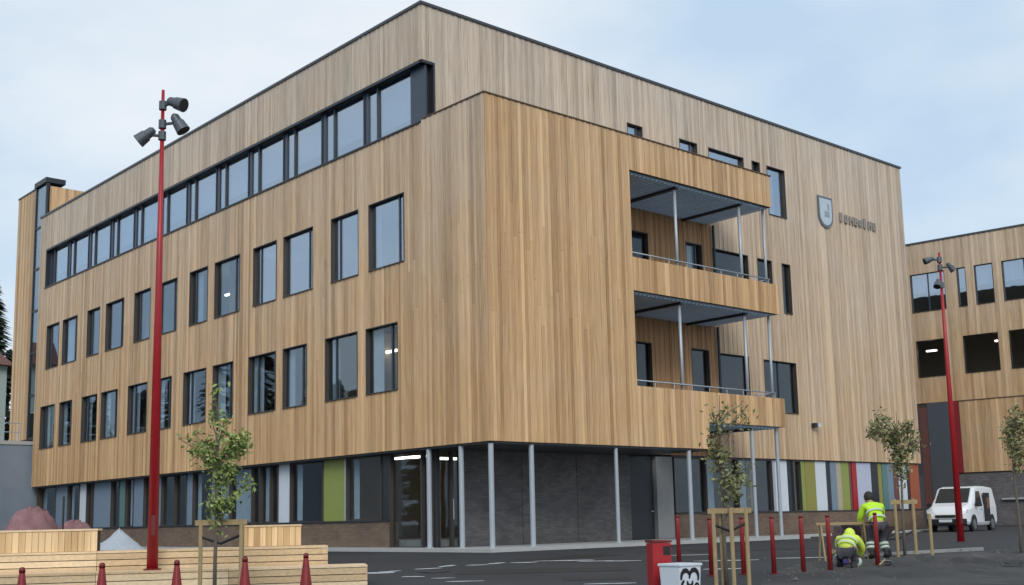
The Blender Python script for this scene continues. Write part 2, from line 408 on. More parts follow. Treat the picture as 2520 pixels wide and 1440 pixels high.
for k in range(420):
    a = q.random()*6.28; f = q.random()**.5*.97; e_ = edge[int(a/6.283*len(edge)) % len(edge)]; w = c+(Vector(e_)-c)*f+Vector((q.gauss(0, .5), q.gauss(0, .5)))
    rr = q.uniform(.012, .035)*(2.2 if q.random() > .96 else 1); zz = gz(w.x, w.y)+.06
    top = [(w.x+rr*q.uniform(-.6, .6), w.y+rr*q.uniform(-.6, .6), zz+rr*q.uniform(.5, .9))]; i = len(mb.v)
    for j in range(5): mb.pt((w.x+rr*math.cos(j*1.256)*q.uniform(.7, 1.2), w.y+rr*math.sin(j*1.256)*q.uniform(.7, 1.2), zz-.02))
    t_ = mb.pt(top[0]); mb.f += [(i+j, i+(j+1) % 5, t_) for j in range(5)]
tag(mb.build('loose_stones', pl('dull_stone', (.11, .105, .10), .9, var=.5, scale=2)), 'loose stones lying on the dark gravel bed', 'stones', kind='stuff')
# pale kerb along the bed
for a, b in (((1.2, -9.85), (5.3, -11.05)),):
    mb = MB(); d = Vector((b[0]-a[0], b[1]-a[1])); n = int(d.length/.9)
    for k in range(n):
        p = Vector(a)+d*(k/n); q = Vector(a)+d*((k+.985)/n)
        mb.bar((p.x, p.y, gz(*p)+.03), (q.x, q.y, gz(*q)+.03), .13, .08)
    mb.build('kerb', m_conc, kind='structure')
# worn white paint on the asphalt
m_patch = ground_mat('asphalt_repair', (.010, .011, .013), (.017, .018, .021), (.03, .03, .032), .7)
for px_, py_, pl_, pw_, pa_ in ((-4.6, -6.9, 3.4, 1.1, -40), (-1.2, -4.2, 2.6, .8, -8), (-8.0, -3.4, 1.8, .9, 20), (3.6, -6.3, 3.8, .9, -35), (11.5, -4.5, 3.0, 1.4, -10), (-5.4, -9.2, 1.2, .7, -41)):
    mb = MB(); a_ = R(pa_); q = []
    for sx, sy in ((-.5, -.5), (.5, -.5), (.5, .5), (-.5, .5)):
        X = px_+sx*pl_*math.cos(a_)-sy*pw_*math.sin(a_); Y = py_+sx*pl_*math.sin(a_)+sy*pw_*math.cos(a_); q.append(mb.pt((X, Y, gz(X, Y)+.0045)))
    mb.f.append(tuple(q)); mb.build('asphalt_patch', m_patch, kind='structure')
for px_, py_ in ((-6.0, -5.2), (4.8, -4.0)):
    mb = MB(); mb.tube([(px_, py_, gz(px_, py_)-.02), (px_, py_, gz(px_, py_)+.012)], .32, 22); dc = mb.build('drain_cover', m_dark, kind='structure')
def mark(x, y, l, w, ang, i=[0]):
    mb = MB(); n = 7; pts = []
    for s in (0, 1):
        for k in range(n):
            f = k/(n-1)-.5; f = f if s == 0 else -f
            ww = w/2*(1-.5*abs(2*f)**2)*(1+rnd.uniform(-.25, .25)); lx, ly = f*l, (ww if s else -ww)
            X = x+lx*math.cos(ang)-ly*math.sin(ang); Y = y+lx*math.sin(ang)+ly*math.cos(ang)
            pts.append(mb.pt((X, Y, gz(X, Y)+.006)))
    mb.f.append(tuple(pts)); mb.build('road_marking', m_line, kind='structure')
for x, y, l, w, a in ((-6.9, -4.4, .8, .35, -35), (-6.45, -4.3, .5, .2, -10), (-5.5, -4.35, .6, .22, -20), (-4.75, -4.05, .6, .2, 20), (-4.2, -4.4, .5, .2, -30), (-3.6, -4.35, .55, .2, 10),
                   (-7.05, -5.9, .45, .2, -50), (-6.95, -6.7, .45, .14, -45), (-7.2, -7.65, .7, .16, -42), (-3.1, -4.7, .6, .2, -40), (-2.5, -4.7, .5, .14, -30), (-2.05, -5.15, 1., .24, -45),
                   (-1.95, -5.8, .8, .2, -40), (-1.6, -6.3, .8, .2, -45), (-6.1, -10.2, .9, .14, -41), (-.4, -8.2, 1.4, .2, -42), (1.1, -9.1, 1.2, .2, -42), (-2.4, -9.7, .8, .2, -42), (.6, -6.1, 1.6, .16, -40)):
    mark(x, y, l, w, R(a))

# ------------------------------------------------------------------ the school building
B = empty('school_building', (0, 0, 0), label='large timber clad school building with ribbon windows and corner balconies', cat='building')
TOP, TER, SOF = 16.7, 12.93, 3.0
# window openings (u0,u1,z0,z1)
row2 = [(3.82, 5.72), (6.28, 7.9), (9.0, 10.95), (11.42, 13.08), (14.07, 16.05), (16.6, 18.15), (19.22, 21.1), (21.7, 23.33), (24.4, 26.35), (27.0, 28.48), (29.67, 31.5), (31.95, 33.6)]
row1 = [(4.18, 5.9), (6.36, 8.25), (9.38, 10.94), (11.43, 13.35), (14.47, 16.08), (16.62, 18.53), (19.55, 21.1), (21.85, 23.75), (24.8, 26.6), (27.03, 28.82), (29.98, 31.55), (32.2, 34.05)]
R2 = (8.7, 10.88); R1 = (4.8, 6.9); ST = (12.84, 14.86)
hA = [(a, b, *R2) for a, b in row2]+[(a, b, *R1) for a, b in row1]+[(2.8, 34.1, *ST)]
hM = [(-.1, .5, *ST), (9.15, 9.98, 12.7, 14.84), (12.0, 13.05, 12.7, 14.84), (13.7, 15.9, 12.7, 14.84), (16.42, 16.95, 13.6, 14.84), (17.4, 18.62, 12.77, 14.82),
      (9.15, 10.05, 8.75, 10.9), (12.1, 13.05, 8.75, 10.9), (13.66, 15.86, 8.75, 10.88), (16.45, 17.4, 8.75, 10.87), (18.05, 18.64, 8.8, 10.87),
      (9.2, 10.02, 4.75, 6.93), (12.16, 13.2, 4.75, 6.93), (13.7, 15.58, 4.75, 6.88), (16.5, 18.66, 4.78, 6.84)]
rw = lambda a, b: lambda u: (a, b)
def greyA(u, z): return max(-.1, min(.95, .12+(z-6)*.055+(.2 if z > 12.9 else 0)))
def greyF(u, z): return .02+max(0, (z-9)*.03)
def greyM(u, z): return max(0, min(.95, .38+(z-4)*.035+(.1 if z > 13 else 0)))
clad(B, PA, 0.0, 2.9, rw(SOF, TER), [], .125, greyA, m_wood)
clad(B, PA, 2.9, 34.95, rw(SOF, TOP-.06), hA, .125, greyA, m_wood)
clad(B, PB, 0.0, 6.0, rw(SOF, TER), [], .125, greyF, m_wood)
clad(B, PB, 6.0, 9.4, rw(SOF, 4.87), [], .125, greyF, m_wood)
clad(B, PB, 9.4, 13.65, rw(3.87, 4.87), [], .125, greyF, m_wood)
clad(B, PB, 6.0, 13.6, rw(7.88, 8.95), [], .125, greyF, m_wood)
clad(B, PB, 6.0, 13.5, rw(11.78, TER), [], .125, greyF, m_wood)
# main facade: sheltered below the balconies, weathered beyond
clad(B, PM, 0.0, 13.6, rw(12.0, TOP-.06), hM, .13, greyM, m_wood, single=False)
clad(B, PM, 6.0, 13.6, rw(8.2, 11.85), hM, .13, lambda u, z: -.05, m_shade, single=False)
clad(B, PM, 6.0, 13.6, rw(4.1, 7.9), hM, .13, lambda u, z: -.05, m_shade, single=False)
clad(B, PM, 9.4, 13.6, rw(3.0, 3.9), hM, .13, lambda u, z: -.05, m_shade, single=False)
clad(B, PM, 13.6, 27.8, rw(SOF-.02, TOP-.06), hM, .13, greyM, m_wood, single=False)
flush_boards(292, B)
backing(B, PA, 2.9, 34.95, SOF, TOP-.1, hA)
backing(B, PA, .05, 2.7, SOF+.02, TER-.05, [], n1=-.01)
backing(B, PB, .25, 5.98, SOF+.02, TER-.05, [], n1=-.01)
backing(B, PB, 6.0, 9.39, SOF+.02, 4.84, [], n0=-.12, n1=-.01); backing(B, PB, 9.4, 13.62, 3.89, 4.84, [], n0=-.12, n1=-.01)
backing(B, PB, 6.0, 13.57, 7.9, 8.92, [], n0=-.12, n1=-.01); backing(B, PB, 6.0, 13.47, 11.8, TER-.04, [], n0=-.12, n1=-.01)
backing(B, PM, .25, 27.75, SOF+.01, TOP-.1, hM)
mb = MB(); mb.box(27.56, 27.8, 3.13, 34.9, 0, TOP-.1); mb.box(.25, 27.5, 34.7, 34.9, 0, TOP-.1); mb.build('wall', m_back, B)
# return faces of the balcony bands (their end towards +X) and the wall closing the solid part
mb = MB()
for x, a, b in ((13.62, 3.87, 4.86), (13.57, 7.88, 8.94), (13.47, 11.78, TER-.01)):
    for k in range(19): mb.cur = (rnd.random(), .1); mb.box(x, x+.03, .003+k*.15, .147+k*.15, a, b)
for k in range(19): mb.cur = (rnd.random(), -.1); mb.box(5.985, 6.01, .05+k*.15, .194+k*.15, SOF, 11.8)
mb.build('cladding', m_wood, B, kind='stuff')
# roof edge, terrace edge, soffits
mb = MB(); mb.box(-.075, .14, 2.82, 35.0, TOP-.06, TOP+.03); mb.build('roof_edge', m_coping, B)
mb = MB(); mb.box(.143, 27.86, 2.82, 3.04, TOP-.06, TOP+.03); mb.build('roof_edge', m_coping, B)
mb = MB(); mb.box(.1, 27.7, 3.1, 34.8, TOP-.3, TOP-.1); mb.build('roof', m_coping, B)
mt = pl('terrace_edge', (.11, .075, .045), .7)
mb = MB(); mb.box(-.06, .1, -.062, 2.86, TER, TER+.035); mb.build('terrace_edge', mt, B)
mb = MB(); mb.box(.103, 13.53, -.062, .1, TER, TER+.035); mb.build('terrace_edge', mt, B)
mb = MB(); mb.box(.12, 13.4, .12, 2.85, 12.0, 12.2); mb.build('terrace_floor', m_conc, B)
mb = MB(); mb.box(.02, 9.38, .02, 2.88, SOF-.06, SOF+.015); mb.box(.02, .6, 2.9, 34.9, SOF-.06, SOF+.015); mb.build('soffit', m_dark, B)
# balconies
for zc, zf in ((11.74, 12.02), (7.84, 8.1), (3.83, 4.08)):
    x0 = 6.02 if zc > 4 else 9.43
    mb = MB(); mb.box(x0, 13.44, .14, 2.86, zc, zf); bal = mb.build('balcony', m_galv, B)
    mb = MB()
    for k in range(int((13.4-x0)/.2)): mb.box(x0+.04+k*.2, x0+.14+k*.2, .16, 2.84, zc-.035, zc-.001)
    mb.build('corrugated_ceiling', m_galv, bal)
    for bx in (8.5, 11.95):
        if bx > x0: q = MB(); q.box(bx-.06, bx+.06, .16, 2.84, zc-.12, zc-.036); q.build('beam', m_dark, bal)
for z in (9.17, 5.08):
    mb = MB(); mb.tube([(6.05, .2, z), (13.45, .2, z)], .022, 8); mb.tube([(13.45, .2, z), (13.45, 2.8, z)], .022, 8)
    for k in range(9): mb.tube([(6.2+k*.9, .2, z-.3), (6.2+k*.9, .2, z)], .014, 6)
    mb.build('railing', m_steel, B, smooth=True)
for x in (8.5, 11.95):
    for a, b in ((8.1, 11.73), (4.09, 7.83)): mb = MB(); mb.tube([(x, .27, a), (x, .27, b)], .055, 12); mb.build('column', m_steel, B, smooth=True)
for a, b in ((8.1, 11.73), (4.09, 7.83)): mb = MB(); mb.tube([(13.36, .27, a), (13.36, .27, b)], .05, 12); mb.build('column', m_steel, B, smooth=True)
for x, y in ((.1, 2.88), (.1, 1.39), (.1, .1), (1.6, .1), (5.06, .1), (8.45, .1)):
    mb = MB(); mb.tube([(x, y, .1), (x, y, 2.95)], .075 if x != 5.06 else .06, 14); mb.tube([(x, y, .1), (x, y, .12)], .13, 14); mb.build('column', m_steel, B, smooth=False)
for x, y in ((11.97, .22), (13.38, .22)):
    mb = MB(); mb.tube([(x, y, .1), (x, y, 3.84)], .065, 14); mb.build('column', m_steel, B)
# plinth
mb = MB(); mb.box(-.38, 14.2, -.38, 2.6, -.06, .1); mb.box(-.38, .3, 2.601, 35, -.06, .1); mb.box(14.201, 27.8, 1.4, 2.6, -.06, .07); mb.build('plinth', m_pale_conc, B)
# interior: slabs, back walls, hanging lamps
mb = MB()
for z in (0.0, 3.75, 7.75, 11.75): mb.box(.7, 27.3, 3.3, 34.5, z, z+.3)
mb.build('floor_slab', m_int, B)
mb = MB()
for z in (.3, 4.05, 8.05, 12.05):
    mb.box(6.2, 6.4, 3.4, 34.4, z, z+3.4); mb.box(6.4, 27.2, 8.0, 8.2, z, z+3.4)
    for y in (9.0, 16.3, 24.0, 29.3): mb.box(.8, 6.1, y, y+.12, z, z+3.4)
    for x in (11.0, 16.1, 22.0): mb.box(x, x+.12, 3.5, 7.9, z, z+3.4)
mb.build('inner_wall', m_intd, B)
for x, y, z, v in ((3, 17.07, 10.7, 1), (3, 20.35, 10.7, 1), (3, 8.7, 6.75, 1), (2.6, 5.0, 6.75, 1), (2.4, 10.3, 2.93, 1), (2.0, 6.6, 2.9, 1), (1.9, 5.6, 2.88, 1)):
    mb = MB(); mb.box(x-.06, x+.06, y-.55, y+.55, z, z+.07) if v else None; mb.build('ceiling_lamp', m_lamp, B)
mb = MB(); mb.box(2.6, 3.6, 5.9, 6.05, 2.86, 2.93); mb.build('ceiling_lamp', m_lamp, B)

# windows of the left facade
for k, (a, b) in enumerate(row2):
    mu = (.24,) if k % 2 == 0 else (.75,)
    if k in (0, 2): mu = (.2,)
    gl = m_gl_hi if k < 4 else m_gl_mid
    window(B, PA, a, b, *R2, mull=mu, gl=gl, blind=[(.78, .98)] if k in (0, 1) else ([(.0, .3)] if k in (3, 6, 9) else ([(.5, .95)] if k in (5, 10) else None)))
for k, (a, b) in enumerate(row1):
    window(B, PA, a, b, *R1, mull=((.26,) if k % 2 == 0 else (.73,)), gl=m_gl_lo if k not in (1, 2) else m_gl_mid,
           blind=[(.6, .97)] if k in (0, 3, 4, 7, 9, 11) else [(.7, .97), (.02, .12)], blind_mat=m_blind)
# ribbon window: posts every 2.54 m, narrow opening light beside each wide pane
mb = MB(); e = .004
PA.box(mb, 2.95, 34.096, ST[1]-.09, ST[1]-e, -.3, .03); PA.box(mb, 2.95, 34.096, ST[0]+e, ST[0]+.06, -.3, .07); PA.box(mb, 34.03, 34.096, ST[0]+.06, ST[1]-.09, -.3, .03)
rib = mb.build('ribbon_window', m_dark, B)
for k in range(13):
    y = 3.55+2.54*k
    if k < 12:
        q = MB(); PA.box(q, y+2.54-.12, y+2.54+.07, ST[0]+.06, ST[1]-.09, -.27, -.16); q.build('post', m_blue, rib)
        q = MB(); PA.box(q, y+2.54+.07, y+2.54+.14, ST[0]+.06, ST[1]-.09, -.27, -.13); q.build('post', m_dark, rib)
        y1 = y+2.54-.12; q = MB(); PA.box(q, y1-.57, y1-.49, ST[0]+.06, ST[1]-.09, -.26, -.14); q.build('mullion', m_frame, rib)
        q = MB(); PA.box(q, y+.14, y1-.57, ST[0]+.06, ST[1]-.09, -.22, -.2); q.build('pane', m_gl_hi, rib)
        q = MB(); PA.box(q, y1-.49, y1, ST[0]+.06, ST[1]-.09, -.22, -.2); q.build('pane', m_gl_hi, rib)
        q = MB(); PA.box(q, y+.2, y1-.02, ST[0]+.5+.25*rnd.random(), ST[1]-.1, -.5, -.47); q.build('blind', m_lblind, rib)
q = MB(); q.box(.17, .24, 2.96, 3.7, ST[0]+.06, ST[1]-.09); q.build('corner_panel', m_blue, rib)
q = MB(); q.box(.245, .49, 3.08, 3.14, ST[0]+e, ST[1]-e); q.box(.43, .496, 2.87, 3.07, ST[0]+e, ST[1]-e); q.build('corner_panel', m_dark, rib)
q = MB(); q.box(0.01, .42, 2.87, 3.07, ST[1]-.09, ST[1]-e); q.box(0.01, .42, 2.87, 3.07, ST[0]+e, ST[0]+.05); q.build('corner_panel', m_dark, rib)
# windows of the main facade
for k, h in enumerate(hM[1:]):
    w_ = h[1]-h[0]
    bl = None; bm_ = None
    if k in (0, 1, 2): bl = [(.0, .75)]; bm_ = m_white
    if k == 4: bl = [(.05, .55)]; bm_ = m_lblind
    if k == 6: bl = [(.0, .7, .9)]; bm_ = m_white
    window(B, PM, *h, mull=(.72,) if k in (0, 1, 6) else ((.5,) if w_ > 1.9 and k > 10 else ()), gl=m_gl_hi if k in (0, 1, 2, 4) else m_gl_lo, blind=bl, blind_mat=bm_, name='window')
# ground floor, left facade: glazing behind a shallow overhang on a brown brick base
PG = Plane('A', .35)
mb = MB(); PG.box(mb, 5.15, 34.9, .1, .88, -.3, .08); mb.build('base_wall', m_brown, B)
mb = MB(); PG.box(mb, 5.15, 34.9, .88, .93, -.2, .11); mb.build('sill', m_dark, B)
cuts = [5.2, 5.6, 7.55, 7.69, 8.92, 11.02, 11.8, 12.34, 13.05, 13.64, 15.3, 16.43, 16.75, 18.27, 18.8, 19.87, 21.06, 21.55, 22.73, 23.74, 24.57, 25.21, 26.08, 28.0, 28.25, 28.83, 29.65, 31.1, 32.6, 34.8]
kinds = {3: m_green, 5: m_white, 25: m_white, 2: m_steel, 0: m_dark, 11: m_bluep, 13: m_bluep, 16: m_bluep, 18: m_bluep, 20: m_teal, 22: m_bluep, 27: m_bluep}
for k, (a, b) in enumerate(zip(cuts, cuts[1:])):
    if k in kinds:
        q = MB(); PG.box(q, a, b, .94, 2.94, -.12, .0); q.build('panel', kinds[k], B)
    else:
        wide = b-a
        window(B, PG, a, b, .93, 2.94, gl=m_gl_mid if k in (11, 13, 15, 17, 20, 22) else m_gl_lo, depth=.08, name='window',
               blind=[(.1, .9)] if k in (7, 9, 10, 13, 16, 19, 20, 22) else ([(.75, .95)] if wide > 1.4 else None), blind_mat=m_lblind if k in (13, 20, 22) else m_blind)
# entrance glazing on the left facade and in the recess
for a, b in ((3.0, 3.55), (3.55, 5.15)):
    window(B, PG, a, b, .1, 2.94, gl=m_gl_lo, depth=.08, name='glazing')
PR = Plane('B', 2.95)
mb = MB(); PR.box(mb, .36, .5, .1, 2.94, -.2, .0); mb.build('panel', m_dark, B)
for a, b in ((.5, 1.0), (1.0, 1.36)):
    w = window(B, PR, a, b, .1, 2.94, gl=m_gl_lo, depth=.06, name='entrance_door')
q = MB(); q.tube([(.95, 2.82, .9), (.95, 2.82, 1.5)], .015, 8); q.build('handle', m_steel, w)
# grey brick walls between columns, service door, dark glazing
for a, b in ((1.4, 3.78), (3.8, 6.19), (6.21, 8.74)):
    mb = MB(); PR.box(mb, a, b, .1, 2.94, -.25, .0); mb.build('brick_wall', m_brick, B)
mb = MB(); PR.box(mb, 8.78, 10.05, .1, 2.94, -.25, -.14); dr = mb.build('door', m_dark, B)
q = MB(); q.bar((9.85, 3.04, 1.05), (9.98, 3.04, 1.05), .03, .03); q.build('handle', m_steel, dr)
mb = MB(); PR.box(mb, 10.09, 10.95, .1, 2.94, -.25, .0); mb.build('brick_wall', m_conc, B)
window(B, PR, 10.99, 12.74, .97, 2.94, gl=m_gl_lo, depth=.08, name='window')
mb = MB(); PR.box(mb, 10.99, 27.75, .05, .93, -.3, .06); mb.build('base_wall', m_brown, B)
mb = MB(); PR.box(mb, 10.99, 27.75, .93, .97, -.2, .09); mb.build('sill', m_dark, B)
seq = [(12.76, 14.6, 'g'), (14.62, 16.76, 'g'), (16.78, 17.02, m_steel), (17.04, 17.83, m_white), (17.85, 18.1, m_dark), (18.12, 18.64, 'g'), (18.66, 19.0, m_green), (19.02, 19.7, m_olive),
       (19.72, 20.46, m_white), (20.48, 20.76, m_dark), (20.78, 21.2, m_bluep), (21.22, 21.58, m_beige), (21.6, 22.15, m_green), (22.17, 22.33, m_brownp), (22.35, 22.7, m_red), (22.72, 23.8, m_lilac),
       (23.82, 24.37, m_dark), (24.39, 24.68, m_olive), (24.7, 25.1, m_teal), (25.12, 25.6, m_bluep), (25.62, 26.0, m_brownp), (26.02, 26.68, m_white), (26.7, 26.93, m_dark), (26.95, 27.72, m_orange)]
for a, b, m in seq:
    if m == 'g': window(B, PR, a, b, .97, 2.94, gl=m_gl_lo, depth=.08, name='window', blind=[(.1, .35)])
    else: mb = MB(); PR.box(mb, a, b, .97, 2.94, -.2, -.02-.03*rnd.random()); mb.build('panel', m, B)
mb = MB(); mb.box(10.9, 27.75, 2.93, 3.15, 2.945, 3.0); mb.build('soffit', m_dark, B)
# crest and lettering on the main facade
def shield(w, h, n=12):
    pts = [(-w/2, h/2), (w/2, h/2)]
    for k in range(n+1):
        a = math.pi*k/n; pts.append((w/2*math.cos(a), -h*.12-h*.38*math.sin(a)))
    return pts
def prism(name, pts, x0, z0, n0, n1, mat, parent):
    mb = MB(); mb.hexa([(x0+x, 2.9-n0, z0+z) for x, z in pts], [(x0+x, 2.9-n1, z0+z) for x, z in pts]); return mb.build(name, mat, parent)
m_crest = pl('crest_metal', (.13, .165, .185), .5); m_crestl = pl('crest_field', (.50, .58, .64), .5)
cr = prism('crest', shield(1.06, 1.36), 21.38, 13.5, .05, .09, m_crest, B)
prism('crest_field', shield(.87, 1.15), 21.37, 13.5, .092, .105, m_crestl, cr)
prism('crest_charge', [(-.14, .04), (.2, .04), (.2, -.2), (-.14, -.2)], 21.4, 13.5, .107, .115, pl('crest_charge_grey', (.28, .34, .40), .5), cr)
prism('crest_charge', [(.08, .38), (.2, .38), (.2, .1), (.08, .1)], 21.42, 13.5, .107, .115, bpy.data.materials['crest_charge_grey'], cr)
m_let = pl('letter_metal', (.31, .28, .25), .5)
for k, (w, h) in enumerate(((.16, .4), (.2, .36), (.3, .36), (.24, .34), (.2, .3), (.16, .42), (.26, .36), (.22, .34))):
    x = 22.45+k*.37; mb = MB(); z = 13.27
    mb.box(x, x+.07, 2.79, 2.84, z, z+h); mb.box(x+w-.07, x+w, 2.79, 2.84, z, z+h)
    if k % 3 != 1: mb.box(x+.07, x+w-.07, 2.79, 2.84, z+h*.42, z+h*.42+.07)
    if k % 2: mb.box(x+.07, x+w-.07, 2.79, 2.84, z, z+.07)
    mb.build('letter', m_let, B)
mb = MB(); mb.tube([(13.66, 2.78, 4.1), (13.66, 2.78, 7.82)], .05, 10); mb.build('downpipe', m_dark, B)
mb = MB(); mb.tube([(13.66, 2.78, 8.12), (13.66, 2.78, 11.72)], .05, 10); mb.build('downpipe', m_dark, B)
# wall lamp and the dark fin on the far corner
mb = MB(); mb.box(19.45, 19.62, 2.66, 2.84, 4.28, 4.46); wl = mb.build('wall_lamp', m_dark, B, bevel=.02)
q = MB(); q.box(19.62, 19.76, 2.62, 2.8, 4.3, 4.44); q.build('lens', m_white, wl)
mb = MB(); mb.box(27.83, 28.05, 4.2, 4.3, 12.8, 14.8); mb.box(27.83, 28.05, 4.2, 6, 14.75, 14.85); mb.build('window_hood', m_dark, B)

# ------------------------------------------------------------------ stair tower at the far left end
T = empty('stair_tower', (.36, 35.1, 0), label='narrow timber stair tower with a vertical glazed slot at far end', cat='tower')
mb = MB(); mb.box(.05, 3.9, .25, 4.4, 5.4, 18.5); mb.build('wall', m_back, T)
mb = MB()
for k in range(19):
    y = 1.82+k*.14; mb.cur = (rnd.random(), .15); mb.box(-.01, .04, y+.003, y+.137, 5.5, 18.68)
for k in range(27):
    x = .06+k*.145; mb.cur = (rnd.random(), .1); mb.box(x+.003, x+.142, .2, .24, 14, 18.55)
mb.build('cladding', m_wood, T, kind='stuff')
mb = MB(); mb.box(-.05, .12, .2, .32, 5.4, 19.0); mb.box(-.05, .12, 1.68, 1.8, 5.4, 18.85); mb.box(-.12, .9, .15, 1.82, 18.72, 18.98); mb.build('slot_frame', m_dark, T)
for k in range(6):
    z = 5.5+k*2.2; q = MB(); q.box(.0, .02, .33, 1.67, z+.06, z+2.14); q.build('pane', m_gl_mid, T)
    q = MB(); q.box(-.03, .04, .33, 1.67, z-.06, z+.06); q.build('transom', m_dark, T)
mb = MB(); mb.box(-.04, 4.0, 1.83, 4.5, 18.7, 18.78); mb.build('roof_edge', m_coping, T)
# concrete podium wall it stands on
Pw = empty('podium_wall', (-8, 36, 0), label='blue grey concrete retaining wall below the stair tower', cat='wall')
mb = MB(); mb.box(-14, 14, -.8, .3, 0, 5.1); mb.build('wall_face', m_bluewall, Pw)
mb = MB(); mb.box(-14, 12.5, .3, 16, 4.2, 5.05); mb.build('deck', m_conc, Pw)
mb = MB(); mb.box(-14, 8.1, -.85, .25, 5.1, 5.28); mb.build('coping', m_pale_conc, Pw)
mb = MB()
for z in (5.75, 6.2): mb.tube([(-14, -.3, z), (7.6, -.3, z)], .025, 6)
for k in range(13): mb.tube([(-13.5+k*1.75, -.3, 5.28), (-13.5+k*1.75, -.3, 6.2)], .025, 6)
mb.build('railing', m_steel, Pw)

# ------------------------------------------------------------------ the wing at the right
ang = math.atan2(.1295, .9916)
Wg = empty('school_wing', (44.24, 8.22, 0), ang, label='lower timber clad school wing behind the white van', cat='building')
WR2, WR1, WR0 = (12.75, 15.1), (8.8, 11.02), None
hW = [(1.35, 3.45, *WR2), (.1, .62, *WR2), (-1.46, -.4, *WR2), (-4.4, -1.98, *WR2), (1.5, 3.36, *WR1), (-1.47, .55, *WR1), (-4.3, -2.07, *WR1), (-7.5, -5.2, *WR2), (-7.5, -5.2, *WR1)]
PW = Plane('A', 0.)
_c = CAM; CAMW = CAM.copy()
for a, b, z0, z1 in ((-14, 12, 7.25, 16.95), (-14, 1.08, 3.05, 7.2)):
    clad(Wg, PW, a, b, rw(z0, z1), hW, .15, lambda u, z: .12+max(0, (z-8)*.05), m_wood, single=False)
flush_boards(0, Wg)
backing(Wg, PW, -14, 12, 3.0, 16.9, hW)
mb = MB(); mb.box(.3, 14, -13.9, 11.9, 16.3, 16.6); mb.box(.5, 14, -13.9, 11.9, 7.6, 7.9); mb.box(.5, 14, -13.9, 11.9, 11.7, 12); mb.box(5, 5.2, -13.9, 11.9, 3, 16); mb.build('floor_slab', m_intd, Wg)
mb = MB(); mb.box(-.08, .2, -14.05, 12, 16.95, 17.05); mb.build('roof_edge', m_coping, Wg)
mb = MB(); mb.box(-.06, .0, -14, 1.08, 7.2, 7.25); mb.build('trim', mt, Wg)
for k, h in enumerate(hW):
    window(Wg, PW, *h, mull=(.5,) if k in (0, 3, 7) else (), gl=m_gl_hi if k in (0, 1, 2, 3) else m_gl_lo, blind=[(0.02, .98, 1.1)] if k < 4 else None, blind_mat=m_lblind)
mb = MB(); PW.box(mb, 3.02, 3.5, 0, 7.0, -.2, .0); mb.build('panel', m_brownp, Wg)
mb = MB(); PW.box(mb, 1.72, 3.0, 0, 7.24, -.2, .02); mb.build('panel', m_slate, Wg)
mb = MB(); PW.box(mb, 1.1, 1.7, 3.05, 7.24, -.2, .03); mb.build('panel', pl('dull_red_panel', (.24, .02, .025), .5, var=.2), Wg, label='tall red panel beside the slate one')
mb = MB(); PW.box(mb, 3.5, 12, 0, 7.24, -.2, -.02); mb.build('panel', m_slate, Wg)
mb = MB(); PW.box(mb, -14, 1.7, 0, 3.0, -.3, -.05); mb.build('base_wall', m_brick, Wg)
mb = MB(); PW.box(mb, .95, 1.4, .05, 2.25, -.04, -.02); mb.build('door', m_dark, Wg)
mb = MB(); PW.box(mb, -5, -.95, 1.42, 1.52, -.045, .12); mb.build('ledge', m_pale_conc, Wg)
for u, z in ((2.84, 10.45), (-1.25, 10.6)):
    mb = MB(); mb.box(.9, 1.1, u-.3, u+.3, z, z+.08); mb.build('ceiling_lamp', m_lamp, Wg)

# ------------------------------------------------------------------ timber seat steps
U = Vector((-.865, .501)); V = Vector((.501, .865)); E0 = Vector((-8.67, -6.73))
sang = math.atan2(-U.y, -U.x)      # local +x runs to the right end, local +y to the back
ST_ = empty('seat_steps', (E0.x, E0.y, 0), sang, label='long pale timber seat steps with plank backrests beside the red lamp post', cat='seating')
def plank(x0, x1, y0, y1, z0, z1, name='plank', mat=None):
    mb = MB(); mb.cur = (rnd.random(), rnd.uniform(-.15, .1)); mb.box(x0, x1, y0, y1, z0, z1); return mb.build(name, mat or m_step, ST_)
def tier(xr, xl, yf, yb, zb, zt, nris, joints):
    hh = (zt-.04-zb)/nris
    xs = [xl]+sorted(j for j in joints if xl < j < xr)+[xr]
    for a, b in zip(xs, xs[1:]):
        for k in range(nris): plank(a+.004, b-.004, yf+.012+.004*(k % 2), yf+.045, zb+k*hh+.008, zb+(k+1)*hh-.006)
        n = max(1, round((yb-yf)/.14)); w = (yb-yf)/n
        for k in range(n): plank(a+.003, b-.003, yf+k*w+.004, yf+(k+1)*w-.004, zt-.036, zt+.002*(k % 2))
tier(0, -9.0, 0, .8, -.42, .1, 4, (-2.4, -4.6, -6.9))
tier(-.66, -9.0, .8, 1.62, .06, .44, 3, (-2.2, -3.75, -4.7, -6.4))
mb = MB(); mb.box(-8.98, -.03, .06, .78, -.44, .05); mb.box(-8.98, -.75, .86, 2.2, -.44, .39); mb.build('frame', m_back, ST_)
def backrest(x0, x1, y0, y1):
    n = round((x1-x0)/.11); w = (x1-x0)/n
    for k in range(n): plank(x0+k*w+.003, x0+(k+1)*w-.003, y0+.003*(k % 2), y0+.03, .445, .8, 'back_plank', m_stepv)
    plank(x0-.01, x1+.01, y0-.015, y1, .805, .84, 'back_cap')
    mb = MB(); mb.box(x0+.02, x1-.02, y0+.035, y1-.02, .1, .8); mb.build('back_frame', m_back, ST_)
backrest(-2.22, -1.13, 1.62, 2.1)
backrest(-9.0, -4.72, .95, 1.5)

